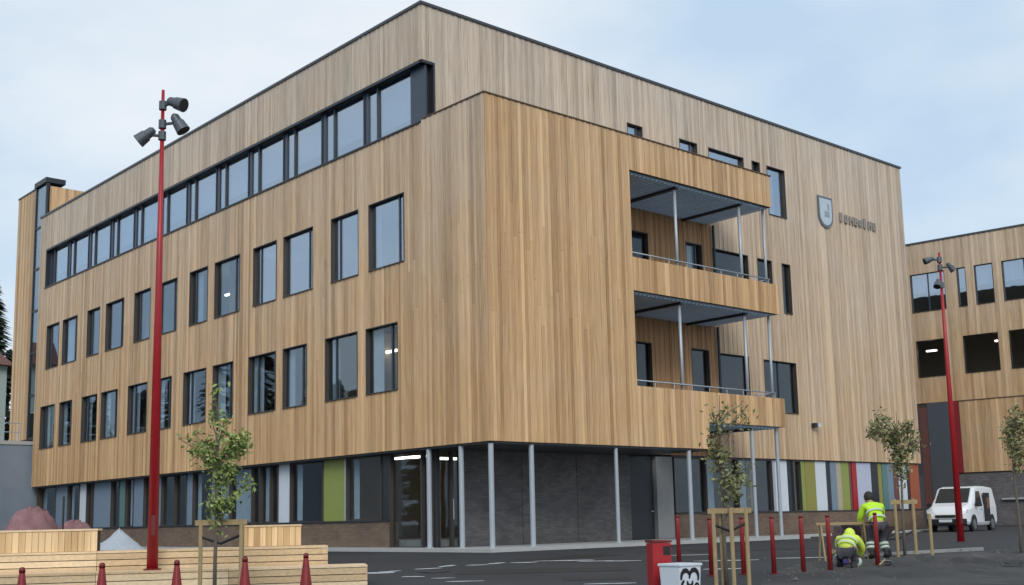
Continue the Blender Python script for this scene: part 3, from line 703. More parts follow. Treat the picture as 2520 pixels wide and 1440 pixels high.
# ------------------------------------------------------------------ lamp posts
def lamp_post(loc, rz, label, heads, H=8.4, k=.82):
    o = empty('lamp_post', loc, rz, label=label, cat='lamp post', group='red lamp posts on the square')
    mb = MB(); mb.tube([(0, 0, 0), (0, 0, H*.6), (0, 0, H)], [.098, .06, .028], 16); mb.build('pole', m_red, o, smooth=True)
    mb = MB(); mb.tube([(0, 0, -.02), (0, 0, .03)], .15, 16); mb.build('base_flange', m_dred, o)
    mb = MB(); a_ = R(245); q_ = Vector((math.cos(a_), math.sin(a_), 0)); p_ = Vector((-q_.y, q_.x, 0))
    mb.hexa([q_*.085-p_*.04+Vector((0, 0, .6)), q_*.085+p_*.04+Vector((0, 0, .6)), q_*.1+p_*.035+Vector((0, 0, .6)), q_*.1-p_*.035+Vector((0, 0, .6))],
            [q_*.083-p_*.04+Vector((0, 0, .95)), q_*.083+p_*.04+Vector((0, 0, .95)), q_*.097+p_*.035+Vector((0, 0, .95)), q_*.097-p_*.035+Vector((0, 0, .95))]); mb.build('hatch', m_dred, o)
    for z, a, tilt in heads:
        d = Vector((math.cos(a), math.sin(a), 0)); p = Vector((0, 0, z))
        mb = MB(); mb.tube([p, p+d*.22+Vector((0, 0, .02))], .03, 8); mb.tube([p-Vector((0, 0, .08)), p+Vector((0, 0, .08))], .07, 10); br = mb.build('bracket', m_lamphead, o)
        c = p+d*.31; t = (d*math.cos(tilt)-Vector((0, 0, math.sin(tilt)))).normalized()
        mb = MB(); mb.tube([c-t*.26*k, c-t*.2*k, c-t*.05*k, c-t*.03*k, c+t*.12*k, c+t*.2*k], [.05*k, .10*k, .11*k, .135*k, .15*k, .16*k], 18); h = mb.build('floodlight', m_lamphead, o, smooth=False)
        mb = MB(); mb.tube([c+t*.201*k, c+t*.206*k], .135*k, 18); mb.build('lens', m_black, h)
    return o
lamp_post((-11.71, -4.58, .1), 0, 'tall red lamp post with three floodlights standing on timber steps', [(8.44, R(-62), R(22)), (8.08, R(-44), R(58)), (7.86, R(140), R(38))], 8.74)
lamp_post((9.6, -8.3, -.12), 0, 'red lamp post with three floodlights in front of the white van', [(7.92, R(140), R(20)), (7.7, R(-40), R(50)), (7.2, R(190), R(55))], 8.13, .62)

# ------------------------------------------------------------------ bollards
def copy_tree(o, parent=None):
    c = o.copy(); COL.objects.link(c)
    if parent: c.parent = parent
    for ch in list(o.children): copy_tree(ch, c)
    return c
def cone_bollard():
    o = empty('cone_bollard')
    mb = MB(); mb.tube([(0, 0, 0), (0, 0, .05), (0, 0, .60), (0, 0, .62)], [.118, .113, .042, .038], 20); mb.build('body', m_cone, o, smooth=True)
    mb = MB(); mb.tube([(0, 0, .62), (0, 0, .68), (0, 0, .70)], [.044, .042, .02], 16); mb.build('cap', m_dred, o, smooth=True)
    return o
proto = cone_bollard()
side = ['red conical bollard at the far left edge of the steps', 'red conical bollard between the leftmost bollard and the lamp post', 'red conical bollard just right of the tall lamp post by steps',
        'red conical bollard right of the staked tree before the steps', 'red conical bollard nearest the right end of timber steps']
for k, (x, y) in enumerate(((-14.77, -7.04), (-13.64, -7.1), (-12.68, -7.55), (-11.67, -7.78), (-10.59, -7.79))):
    o = proto if k == 0 else copy_tree(proto)
    o.location = (x, y, gz(x, y)-.01); tag(o, side[k], 'bollard', 'conical red bollards in front of the steps')
def post_bollard():
    o = empty('post_bollard')
    mb = MB(); mb.tube([(0, 0, -.02), (0, 0, .96), (0, 0, 1.0)], [.046, .038, .032], 14); mb.build('post', m_post, o, smooth=True)
    mb = MB(); mb.tube([(0, 0, 1.0), (0, 0, 1.03), (0, 0, 1.045)], [.04, .04, .02], 14); mb.build('cap', m_dred, o, smooth=True)
    mb = MB(); mb.tube([(0, 0, 0), (0, 0, .02)], .085, 14); mb.build('base_plate', m_dred, o)
    return o
proto = post_bollard()
lab = ['slim red bollard just behind the red litter bin', 'slim red bollard left of the staked tree by the bin', 'slim red bollard right of the staked tree by the bin', 'slim red bollard in front of the right balcony column',
       'slim red bollard midway between balcony column and crouching worker', 'slim red bollard immediately left of the crouching worker', 'slim red bollard in front of the standing worker']
for k, (x, y) in enumerate(((-2.77, -8.9), (-3.88, -10.6), (-3.35, -10.91), (-2.99, -11.31), (-2.56, -11.64), (-2.16, -11.94), (-.87, -12.12))):
    o = proto if k == 0 else copy_tree(proto)
    o.location = (x, y, gz(x, y)); tag(o, lab[k], 'bollard', 'slim red bollards round the gravel bed')

# ------------------------------------------------------------------ litter bin and bulk bag
x, y = -7.2, -12.29
o = empty('litter_bin', (x, y, gz(x, y)), R(-26), label='red metal litter bin with a dark opening behind white bag', cat='litter bin')
mb = MB(); mb.box(-.15, .15, -.13, .13, .05, .78); mb.build('body', m_red, o, bevel=.012)
mb = MB(); mb.hexa([(-.16, -.14, .785), (.16, -.14, .785), (.16, .14, .785), (-.16, .14, .785)], [(-.16, -.14, .825), (.16, -.14, .815), (.16, .14, .815), (-.16, .14, .825)]); mb.build('lid', m_dred, o)
mb = MB(); mb.box(.02, .135, -.136, -.132, .60, .73); mb.build('opening', m_black, o)
mb = MB(); mb.box(-.12, .12, -.1, .1, -.02, .049); mb.build('foot', m_dark, o)
x, y = -7.37, -12.84
o = empty('bulk_bag', (x, y, gz(x, y)), R(-5), label='white bulk bag with black looped print in front of red bin', cat='bag')
mb = MB(); mb.hexa([(-.2, -.2, 0), (.2, -.2, 0), (.2, .2, 0), (-.2, .2, 0)], [(-.22, -.22, .48), (.22, -.22, .49), (.22, .22, .48), (-.22, .22, .47)]); mb.build('bag_body', m_bag, o, bevel=.03)
mb = MB(); mb.box(-.232, .232, -.232, .232, .465, .505); mb.build('rim', m_white, o, bevel=.01)
def loop(cx, cz, r, a0, a1, w, o, face):
    mb = MB(); n = 14; pr = None
    for k in range(n+1):
        a = R(a0+(a1-a0)*k/n); ww = w*(.55+.45*math.sin(math.pi*k/n))
        pts = []
        for rr in (r-ww, r+ww):
            z = cz+rr*1.15*math.sin(a); q = cx+rr*math.cos(a); n_ = .2+.02*z/.48+.006
            pts.append(mb.pt((q, -n_, z)))
        if pr: mb.f.append((pr[0], pts[0], pts[1], pr[1]))
        pr = pts
    mb.build('print', m_black, o)
loop(-.11, .31, .085, 20, 200, .03, o, 0); loop(.06, .31, .09, -30, 190, .03, o, 0); loop(-.02, .24, .05, 160, 380, .026, o, 0); loop(-.13, .2, .05, 90, 300, .026, o, 0); loop(.12, .17, .04, 0, 330, .018, o, 0)

# ------------------------------------------------------------------ young trees and their stakes
def leaf(mb, p, s):
    n = Vector((rnd.gauss(0, 1), rnd.gauss(0, 1), rnd.gauss(0, 1)+.6)).normalized()
    a = n.orthogonal().normalized(); a = Matrix.Rotation(rnd.random()*6.28, 3, n) @ a; b = n.cross(a)
    mb.cur = (rnd.random()**1.3, 0); w = s*rnd.uniform(.4, .55)
    i = [mb.pt(p+a*-s*.5), mb.pt(p+b*w*.5+n*s*.08), mb.pt(p+a*s*.55), mb.pt(p-b*w*.5+n*s*.08)]
    mb.f.append(tuple(i))
def young_tree(loc, label, h, crown, nleaf, ls, mat, seed, lean=(0, 0)):
    global rnd
    keep = rnd; rnd = random.Random(seed)
    o = empty('young_tree', loc, label=label, cat='tree', group='young trees held by timber stakes')
    mb = MB(); pts = [Vector((lean[0]*f+rnd.uniform(-.02, .02), lean[1]*f+rnd.uniform(-.02, .02), h*f)) for f in (0, .2, .4, .6, .8, 1)]
    mb.tube(pts, [.035, .03, .025, .02, .013, .005], 8); mb.build('trunk', m_bark, o, smooth=True)
    br = MB(); lf = MB()
    tot = sum(c[6] for c in crown)
    for cx, cy, cz, rx, ry, rz, wt in crown:
        base = Vector((lean[0]*.5, lean[1]*.5, max(.6, cz-rz*1.1)))
        for k in range(max(3, int(9*wt/tot*3))):
            while True:
                d = Vector((rnd.uniform(-1, 1), rnd.uniform(-1, 1), rnd.uniform(-1, 1)))
                if d.length < 1: break
            tip = Vector((cx+d.x*rx, cy+d.y*ry, cz+d.z*rz)); st = Vector((lean[0]*tip.z/h*.8, lean[1]*tip.z/h*.8, max(.5, tip.z-rnd.uniform(.25, .6))))
            mid = (st+tip)/2+Vector((rnd.uniform(-.05, .05), rnd.uniform(-.05, .05), .04))
            br.tube([st, mid, tip], [.011, .008, .003], 5)
            nl = int(nleaf*wt/tot/max(3, int(9*wt/tot*3)))
            for _ in range(nl):
                f = rnd.random()**.6; q = mid.lerp(tip, f) if rnd.random() < .8 else st.lerp(mid, f)
                leaf(lf, q+Vector((rnd.gauss(0, .07), rnd.gauss(0, .07), rnd.gauss(0, .07))), ls*rnd.uniform(.6, 1.25))
    br.build('branches', m_bark, o); lf.build('crown', mat, o, kind='stuff')
    rnd = keep
    return o
def stake_frame(pos, base, bars, h, label, strap=True, rz=0.):
    o = empty('tree_stakes', base, label=label, cat='tree support', group='timber stake frames round the young trees')
    for x, y, hh in pos:
        mb = MB(); mb.tube([(x-base[0], y-base[1], gz(x, y)-base[2]-.1), (x-base[0], y-base[1], hh-base[2])], .034, 8); mb.build('stake', m_stake, o)
    for a, b in bars:
        pa = Vector((pos[a][0]-base[0], pos[a][1]-base[1], h)); pb = Vector((pos[b][0]-base[0], pos[b][1]-base[1], h)); d = (pb-pa).normalized()*.09
        mb = MB(); mb.bar(pa-d, pb+d, .03, .085); mb.build('crossbar', m_stake, o)
        if strap:
            mb = MB(); mb.tube([pa-Vector((0, 0, .22)), (pa+pb)/2-Vector((0, 0, .33)), pb-Vector((0, 0, .2))], .025, 6); mb.build('strap', m_black, o)
    return o
z = gz(-11.7, -6.95)
rv = Vector((rt.x, rt.y, 0)).normalized()
def off(b, r, d=0): return (b[0]+rv.x*r+YH.x*d, b[1]+rv.y*r+YH.y*d)
def cr(*blobs): return [(rv.x*q, rv.y*q, z_, rx, rx, rz_, w) for q, z_, rx, rz_, w in blobs]
b = (-11.82, -7.11)
young_tree((b[0], b[1], gz(*b)), 'young leafy tree staked in front of the timber steps', 3.5, cr((-.26, 2.45, .24, .2, 3), (.3, 2.48, .24, .28, 4), (.08, 2.2, .3, .28, 3.4), (.3, 1.75, .28, .35, 3), (.12, 1.5, .3, .25, 1.8), (-.03, 3.1, .09, .4, .8), (.1, 2.9, .12, .25, .6), (-.6, 2.55, .09, .05, .2)), 1500, .1, m_leaf, 3)
p4 = [(*off(b, -.24), .93), (*off(b, .4), .93), (*off(b, .3, .5), .9)]
stake_frame(p4, (b[0], b[1], gz(*b)), ((0, 1),), .89-gz(*b), 'timber stakes and crossbar holding the tree in front of the steps')
b = (-5.41, -12.14)
young_tree((b[0], b[1], gz(*b)), 'young sparse tree staked in front of the balcony columns', 3.1, cr((.05, 2.0, .34, .35, 3), (.28, 1.75, .3, .35, 3.4), (.15, 2.75, .32, .24, 1.6), (-.1, 2.35, .26, .3, 1.6), (.42, 2.85, .1, .1, .4)), 850, .09, m_leaf2, 5)
p4 = [(*off(b, -.17), .95), (*off(b, -.03, .12), .95), (*off(b, .1, -.1), .95), (*off(b, .36), .95)]
stake_frame(p4, (b[0], b[1], gz(*b)), ((0, 3),), .90-gz(*b), 'timber stakes and crossbar holding the tree beside the red bin')
b = (1.82, -11.15)
young_tree((b[0], b[1], gz(*b)), 'young bushy tree staked left of the right lamp post', 3.1, cr((-.28, 2.75, .34, .28, 4), (.1, 2.55, .36, .32, 4), (.02, 2.15, .26, .28, 2.4), (-.4, 3.05, .14, .1, .6), (.3, 2.75, .16, .16, .9)), 1350, .105, m_leaf2, 8)
p4 = [(*off(b, -.16), 1.1), (*off(b, .22), 1.1), (*off(b, .55), .78)]
stake_frame(p4, (b[0], b[1], gz(*b)), ((0, 1),), 1.03-gz(*b), 'timber stakes and crossbar holding the tree near the workers', strap=False)
b = (3.3, -12.9)
young_tree((b[0], b[1], gz(*b)), 'young tree with a thin dark trunk at the right edge', 3.1, cr((.12, 2.7, .36, .4, 4), (.14, 2.15, .26, .25, 1.4), (-.1, 2.5, .15, .15, .8)), 850, .1, m_leaf2, 12)

# ------------------------------------------------------------------ gravel pile, tarpaulin
def heap(name, mat, loc, rx, ry, h, rough, label, cat, seed, power=1., kind=None):
    q = random.Random(seed); mb = MB(); n, m = 28, 12; ring = []
    for r in range(m+1):
        f = r/m; row = []
        for k in range(n):
            a = 2*math.pi*k/n; w = 1+q.uniform(-.06, .06)
            zz = h*(1-f**power)+q.uniform(-rough, rough)*(f < .95)
            row.append(mb.pt((rx*f*w*math.cos(a), ry*f*w*math.sin(a), max(-.02, zz) if r < m else -.03)))
        ring.append(row)
    for a, b_ in zip(ring, ring[1:]):
        mb.f += [(a[k], a[(k+1) % n], b_[(k+1) % n], b_[k]) for k in range(n)]
    o = mb.build(name, mat, None, smooth=True, loc=loc); return tag(o, label, cat, kind=kind)
heap('gravel_pile', m_pile, (-10.2, .4, gz(-10.2, .4)-.02), 1.15, 1.15, .98, .03, 'pale grey gravel pile behind the gap in the seat steps', 'gravel pile', 2)
heap('tarpaulin', m_tarp, (-8.9, 9.4, 0), .95, 1.1, 1.45, .1, 'faded red tarpaulin over a heap behind the steps', 'tarpaulin', 4, power=2.6)
heap('tarpaulin', m_tarp, (-7.9, 8.9, 0), .75, .8, 1.05, .09, 'small red tarpaulin heap right of the larger covered one', 'tarpaulin', 6, power=3)
mb = MB(); mb.tube([(0, 0, -.05), (0, 0, 1.75)], .03, 8); o = mb.build('marker_post', m_dark, None, loc=(-8.55, 8.0, 0)); tag(o, 'thin dark post standing in front of the red tarpaulins', 'post')

# ------------------------------------------------------------------ white van
v = empty('white_van', (26.3, .35, -.03), R(191), label='white delivery van parked with its side door open', cat='van')
def loft(name, st, mat, parent, close=True, smooth=False):
    """st: list of rings with equal counts"""
    mb = MB(); rings = [[mb.pt(p) for p in r] for r in st]; n = len(st[0])
    for a, b_ in zip(rings, rings[1:]): mb.f += [(a[k], a[(k+1) % n], b_[(k+1) % n], b_[k]) for k in range(n)]
    if close: mb.f += [tuple(reversed(rings[0])), tuple(rings[-1])]
    return mb.build(name, mat, parent, smooth=smooth)
def ring(x, z0, zb, zt, hb, ht):
    return [(x, -hb+.06, z0), (x, -hb, z0+.12), (x, -hb, zb), (x, -ht, zt-.06), (x, -ht+.08, zt), (x, ht-.08, zt), (x, ht, zt-.06), (x, hb, zb), (x, hb, z0+.12), (x, hb-.06, z0)]
# local +x is the nose
stn = [ring(-2.1, .34, 1.0, 1.78, .83, .70), ring(-2.0, .28, 1.02, 1.84, .87, .74), ring(-1.0, .26, 1.02, 1.88, .88, .76), ring(.1, .26, 1.02, 1.88, .88, .76), ring(.6, .26, 1.02, 1.82, .88, .75), ring(.95, .26, 1.02, 1.47, .88, .76),
       ring(1.32, .27, 1.0, 1.16, .87, .80), ring(1.75, .3, .92, 1.06, .84, .74), ring(2.0, .32, .82, .95, .79, .66), ring(2.13, .36, .74, .83, .68, .56), ring(2.19, .42, .66, .74, .55, .46)]
body = loft('body', stn, m_carw, v)
bv = body.modifiers.new('round', 'BEVEL'); bv.width = .11; bv.segments = 4; bv.limit_method = 'ANGLE'; bv.angle_limit = R(25)
def sheet(name, pts, mat, parent, th=.012):
    mb = MB(); p = [Vector(q) for q in pts]; n = (p[1]-p[0]).cross(p[2]-p[0]).normalized()*th
    mb.hexa([q-n for q in p], [q+n for q in p]); return mb.build(name, mat, parent)
m_vang = pl('dark_van_glass', (.02, .028, .03), .08)
sheet('windscreen', [(1.28, -.66, 1.2), (1.28, .66, 1.2), (.66, .62, 1.78), (.66, -.62, 1.78)], m_vang, v, .025)
for s in (-1, 1):
    sheet('side_window', [(1.05, s*.885, 1.05), (.12, s*.885, 1.05), (.16, s*.80, 1.66), (.52, s*.80, 1.66)], m_vang, v, .02)
    mb = MB(); mb.box(.2, .35, s*.87, s*.9, .9, .93); mb.build('handle', m_black, v)
    mb = MB(); mb.box(.98, 1.1, s*.9, s*1.06, 1.03, 1.2); mb.build('mirror', m_black, v, bevel=.02)
    sheet('headlight', [(2.07, s*.5, .74), (1.98, s*.79, .76), (1.84, s*.825, .9), (1.98, s*.52, .92)], m_chrome, v, .055)
    mb = MB(); mb.box(-.005, .005, s*.872, s*.887, .4, 1.0); mb.build('door_seam', m_black, v)
    for x in (1.3, -1.25):
        mb = MB(); mb.tube([(x, s*.72, .31), (x, s*.885, .31)], .33, 24); w = mb.build('wheel', m_black, v)
        mb = MB(); mb.tube([(x, s*.886, .31), (x, s*.9, .31)], [.21, .19], 20); mb.build('rim', m_rim, w)
        mb = MB(); mb.tube([(x, s*.80, .34), (x, s*.882, .34)], .38, 24); mb.build('wheel_arch', m_black, v)
mb = MB(); mb.hexa([(2.0, -.8, .3), (2.2, -.62, .3), (2.2, .62, .3), (2.0, .8, .3)], [(2.04, -.8, .56), (2.21, -.62, .56), (2.21, .62, .56), (2.04, .8, .56)]); mb.build('bumper', m_black, v, bevel=.03)
mb = MB(); mb.box(2.14, 2.222, -.4, .4, .6, .71); mb.build('grille', m_black, v)
mb = MB(); mb.box(2.21, 2.225, -.26, .26, .42, .53); mb.build('number_plate', m_white, v)
for s in (-1, 1):
    mb = MB(); mb.box(-1.0, -.12, s*.872, s*.893, .42, 1.6); mb.build('side_opening', m_black, v)
mb = MB(); mb.box(-.95, -.55, .885, .9, .95, 1.4); mb.box(-.95, -.55, -.9, -.885, .95, 1.4); mb.build('cargo_crate', pl('brown_crate', (.2, .095, .05), .7), v)

# ------------------------------------------------------------------ people
def skin(name, pts, edges, mat, parent, sub=2, extra=None):
    me = bpy.data.meshes.new(name+'_cage'); me.from_pydata([p[0] for p in pts], edges, [])
    o = bpy.data.objects.new(name, me); COL.objects.link(o)
    md = o.modifiers.new('skin', 'SKIN'); md.use_smooth_shade = True; md.branch_smoothing = .5
    for k, d in enumerate(me.skin_vertices[0].data): d.radius = (pts[k][1], pts[k][2] if len(pts[k]) > 2 else pts[k][1]); d.use_root = (k == 0)
    sm = o.modifiers.new('sub', 'SUBSURF'); sm.levels = sm.render_levels = sub
    bpy.context.view_layer.update()
    ev = o.evaluated_get(bpy.context.evaluated_depsgraph_get()); nm = bpy.data.meshes.new_from_object(ev)
    o.modifiers.clear(); o.data = nm; bpy.data.meshes.remove(me); nm.name = name
    nm.materials.clear()
    if extra:
        bm = bmesh.new(); bm.from_mesh(nm); em = bpy.data.meshes.new('tmp'); em.from_pydata(extra.v, [], extra.f); bm.from_mesh(em); bm.to_mesh(nm); bm.free(); bpy.data.meshes.remove(em)
    nm.materials.append(mat); nm.polygons.foreach_set('use_smooth', [True]*len(nm.polygons))
    if parent: o.parent = parent
    return o
def ball(mb, c, r, sx=1, sy=1, sz=1, n=12, m=8):
    rows = []
    for i in range(1, m):
        t = math.pi*i/m
        rows.append([mb.pt((c[0]+r*sx*math.sin(t)*math.cos(2*math.pi*k/n), c[1]+r*sy*math.sin(t)*math.sin(2*math.pi*k/n), c[2]+r*sz*math.cos(t))) for k in range(n)])
    tp, bt = mb.pt((c[0], c[1], c[2]+r*sz)), mb.pt((c[0], c[1], c[2]-r*sz))
    for a, b_ in zip(rows, rows[1:]): mb.f += [(a[k], a[(k+1) % n], b_[(k+1) % n], b_[k]) for k in range(n)]
    mb.f += [(tp, rows[0][(k+1) % n], rows[0][k]) for k in range(n)]+[(bt, rows[-1][k], rows[-1][(k+1) % n]) for k in range(n)]
def hand(mb, wrist, d, side):
    w = Vector(wrist); d = Vector(d).normalized(); s = d.cross(Vector((0, 0, 1))); s = s.normalized() if s.length > .1 else Vector((1, 0, 0)); n = s.cross(d)
    for k, l in enumerate((.068, .078, .072, .056)):
        a = w+d*.085+s*(k-1.5)*.02; b_ = a+d*l*.5-n*.012; c_ = b_+d*l*.35-n*.03
        mb.tube([w+s*(k-1.5)*.012, a, b_, c_], [.016, .012, .010, .008], 6)
    a = w+d*.03+s*side*.03; mb.tube([w+d*.01, a, a+d*.04+s*side*.025-n*.02], [.016, .013, .009], 6)
def person(loc, rz, label, J, jac, trs, hood, k=.93):
    J = {a: tuple(k*q for q in b) if a != 'face' else b for a, b in J.items()}
    o = empty('person', loc, rz, label=label, cat='person', group='workers in hi-vis jackets on the gravel bed')
    hip, ch, nk, hd = (Vector(J[k]) for k in ('hip', 'chest', 'neck', 'head'))
    pts = [(hip, .125, .10), (hip.lerp(ch, .5), .12, .095), (ch, .14, .10), (nk, .055), (hd-(hd-nk)*.35, .06)]; ed = [(0, 1), (1, 2), (2, 3), (3, 4)]
    ex = MB()
    for s, e_, w in ((J['sl'], J['el'], J['wl']), (J['sr'], J['er'], J['wr'])):
        i = len(pts); pts += [(Vector(s), .055), (Vector(e_), .043), (Vector(w), .030)]; ed += [(2, i), (i, i+1), (i+1, i+2)]
        hand(ex, w, Vector(w)-Vector(e_), 1 if s is J['sl'] else -1)
    for h, k_, a, t in ((J['hl'], J['kl'], J['al'], J['tl']), (J['hr'], J['kr'], J['ar'], J['tr'])):
        i = len(pts); pts += [(Vector(h), .095), (Vector(k_), .062), (Vector(a), .042), (Vector(t), .034)]; ed += [(0, i), (i, i+1), (i+1, i+2), (i+2, i+3)]
    fd = Vector(J['face']).normalized()
    ball(ex, hd, .105, .86, .95, 1.15); ball(ex, hd+fd*.10-Vector((0, 0, .01)), .018, 1, 1.1, 1.3, 6, 5)
    sd_ = fd.cross(Vector((0, 0, 1))).normalized()
    for s in (-1, 1): ball(ex, hd+sd_*.092*s, .022, .6, .8, 1.3, 6, 5)
    ex.tube([hd+fd*.092-sd_*.02-Vector((0, 0, .055)), hd+fd*.092+sd_*.02-Vector((0, 0, .055))], .007, 5)
    body = skin('body', pts, ed, m_skin, o, 1, ex)
    e = MB()
    for s in (-1, 1): ball(e, hd+fd*.088+sd_*.034*s+Vector((0, 0, .022)), .011, n=6, m=5)
    e.build('eyes', m_black, o)
    jp = [(hip-Vector((0, 0, .05)), .175, .15), (hip.lerp(ch, .5), .18, .15), (ch, .19, .145), (ch.lerp(nk, .7), .10)]; je = [(0, 1), (1, 2), (2, 3)]
    for s, e_, w in ((J['sl'], J['el'], J['wl']), (J['sr'], J['er'], J['wr'])):
        i = len(jp); jp += [(Vector(s), .09), (Vector(e_), .07), (Vector(e_).lerp(Vector(w), .9), .055)]; je += [(2, i), (i, i+1), (i+1, i+2)]
    skin('jacket', jp, je, jac, o, 2)
    tp = [(hip-Vector((0, 0, .02)), .13, .115)]; te = []
    for h, k_, a in ((J['hl'], J['kl'], J['al']), (J['hr'], J['kr'], J['ar'])):
        i = len(tp); tp += [(Vector(h)-Vector((0, 0, .04)), .098), (Vector(k_), .08), (Vector(a)+Vector((0, 0, .06)), .068)]; te += [(0, i), (i, i+1), (i+1, i+2)]
    skin('trousers', tp, te, trs, o, 2)
    for k_, a, t in ((J['kl'], J['al'], J['tl']), (J['kr'], J['ar'], J['tr'])):
        a, t, k_ = Vector(a), Vector(t), Vector(k_)
        d = (t-a); d.z = 0; d.normalize()
        bt = MB(); bt.tube([a+Vector((0, 0, .1)), a-d*.03, a+d*.08-Vector((0, 0, .035)), t+d*.05-Vector((0, 0, .015))], [.062, .068, .055, .04], 10); bt.build('boot', m_black, o, smooth=True)
        u_ = (k_-a).normalized()
        for f in (.14, .22): bd = MB(); bd.tube([a+u_*f, a+u_*(f+.05)], .093, 12); bd.build('leg_band', m_band, o, smooth=True)
    ax_ = (ch-hip).normalized(); sx_ = Vector((1, 0, 0)); sy_ = ax_.cross(sx_).normalized()
    for f in (.18, .62):
        tb = MB(); c_ = hip.lerp(ch, f); rg = []
        for dz in (-.024, .024): rg.append([tb.pt(c_+ax_*dz+sx_*(.186*math.cos(2*math.pi*j/18))+sy_*(.158*math.sin(2*math.pi*j/18))) for j in range(18)])
        tb.f += [(rg[0][j], rg[0][(j+1) % 18], rg[1][(j+1) % 18], rg[1][j]) for j in range(18)]
        tb.build('reflective_band', m_band, o, smooth=True)
    hr = MB(); ball(hr, hd-fd*.012+Vector((0, 0, .03)), .115, .9, .96, 1.05); hr.build('helmet' if hood else 'hair', hood or m_hair, o, smooth=True)
    return o
# standing, stooping towards the left; local +y is where he faces
person((1.05, -10.98, gz(.95, -10.89)+.04), R(-38), 'worker in green hi-vis jacket standing stooped with dark hair',
       dict(hip=(0, -.1, .80), chest=(0, .16, 1.12), neck=(0, .28, 1.24), head=(0, .38, 1.33), face=(0, 1, -.6), sl=(-.2, .18, 1.16), el=(-.26, .3, .9), wl=(-.16, .48, .72), sr=(.2, .18, 1.16), er=(.26, .34, .9), wr=(.14, .54, .76),
            hl=(-.1, -.1, .76), kl=(-.13, .12, .44), al=(-.14, .0, .08), tl=(-.16, .17, .03), hr=(.1, -.1, .76), kr=(.13, .04, .43), ar=(.14, -.12, .08), tr=(.16, .05, .03)), m_hivis, m_trous, None)
person((-1.6, -11.95, gz(-1.66, -11.72)+.04), R(-68), 'worker in yellow hi-vis jacket crouching beside the red bollard',
       dict(hip=(0, -.14, .38), chest=(0, .14, .57), neck=(0, .27, .62), head=(0, .38, .62), face=(0, 1, -1.), sl=(-.18, .17, .58), el=(-.24, .36, .38), wl=(-.14, .5, .22), sr=(.18, .17, .58), er=(.23, .38, .38), wr=(.12, .52, .2),
            hl=(-.1, -.12, .36), kl=(-.18, .2, .38), al=(-.16, .02, .08), tl=(-.18, .19, .03), hr=(.1, -.12, .36), kr=(.17, .16, .14), ar=(.15, -.2, .1), tr=(.16, -.3, .03)), m_hivis2, m_trous, m_hivis2)
# bits of work lying between them
mb = MB(); mb.tube([(0, 0, 0), (0, 0, .02), (0, 0, .26)], [.1, .12, .15], 14, True); o = mb.build('bucket', pl('violet_blue_plastic', (.12, .09, .42), .5), None, loc=(-.75, -11.35, gz(-.75, -11.35)+.06)); tag(o, 'violet blue bucket on the gravel between the workers', 'bucket')
o = empty('paving_stack', (3.1, -8.9, gz(3.1, -8.9)), R(25), label='low stack of dark plum paving stones behind the workers', cat='paving stack')
m_plum = pl('plum_stone', (.10, .065, .075), .85, var=.3)
for k in range(4):
    for i in range(5):
        for j in range(2):
            if k == 3 and i in (0, 4): continue
            mb = MB(); mb.box(-.55+i*.22, -.34+i*.22, -.22+j*.22, -.01+j*.22, .1+k*.13, .22+k*.13); mb.build('paving_stone', m_plum, o)
mb = MB(); mb.box(-.6, .6, -.26, .26, .0, .03); mb.box(-.6, .6, -.26, .26, .07, .095); mb.box(-.6, -.5, -.26, .26, .03, .07); mb.box(-.05, .05, -.26, .26, .03, .07); mb.box(.5, .6, -.26, .26, .03, .07); mb.build('pallet', m_stake, o)

x, y = .75, -10.35
o = empty('trestle', (x, y, gz(x, y)), R(-40), label='low timber trestle behind the two workers and slim bollards', cat='trestle')
mb = MB(); mb.box(-.55, .55, -.05, .05, .74, .79); mb.build('beam', m_stake, o)
for sx in (-.45, .45):
    for sy in (-.22, .22): mb = MB(); mb.bar((sx, sy, 0), (sx, sy*.1, .74), .045, .03); mb.build('leg', m_stake, o)
x, y = 2.1, -10.2
o = empty('wheelbarrow', (x, y, gz(x, y)+.03), R(150), label='dark wheelbarrow standing right of the upright worker', cat='wheelbarrow')
mb = MB(); mb.hexa([(-.25, -.2, .34), (.3, -.2, .3), (.3, .2, .3), (-.25, .2, .34)], [(-.42, -.32, .62), (.55, -.32, .66), (.55, .32, .66), (-.42, .32, .62)]); mb.build('tray', m_plum, o)
mb = MB(); mb.tube([(.6, -.04, .19), (.6, .04, .19)], .19, 18); mb.build('wheel', m_black, o)
for s_ in (-1, 1):
    mb = MB(); mb.tube([(.62, s_*.06, .19), (.2, s_*.18, .3), (-.5, s_*.26, .36), (-.95, s_*.28, .56)], .018, 8); mb.build('handle', m_black, o)
    mb = MB(); mb.tube([(-.2, s_*.24, .34), (-.3, s_*.25, .0)], .018, 8); mb.build('leg', m_black, o)
x, y = -.95, -12.35
o = empty('shovel', (x, y, gz(x, y)), R(20), label='shovel lying on the gravel in front of the crouching worker', cat='shovel')
mb = MB(); mb.tube([(-.6, 0, .12), (.35, .1, .16)], .018, 8); mb.build('shaft', m_stake, o)
mb = MB(); mb.hexa([(.35, -.02, .14), (.62, -.0, .1), (.6, .26, .1), (.35, .22, .14)], [(.35, -.02, .15), (.62, -.0, .112), (.6, .26, .112), (.35, .22, .15)]); mb.build('blade', m_steel, o)
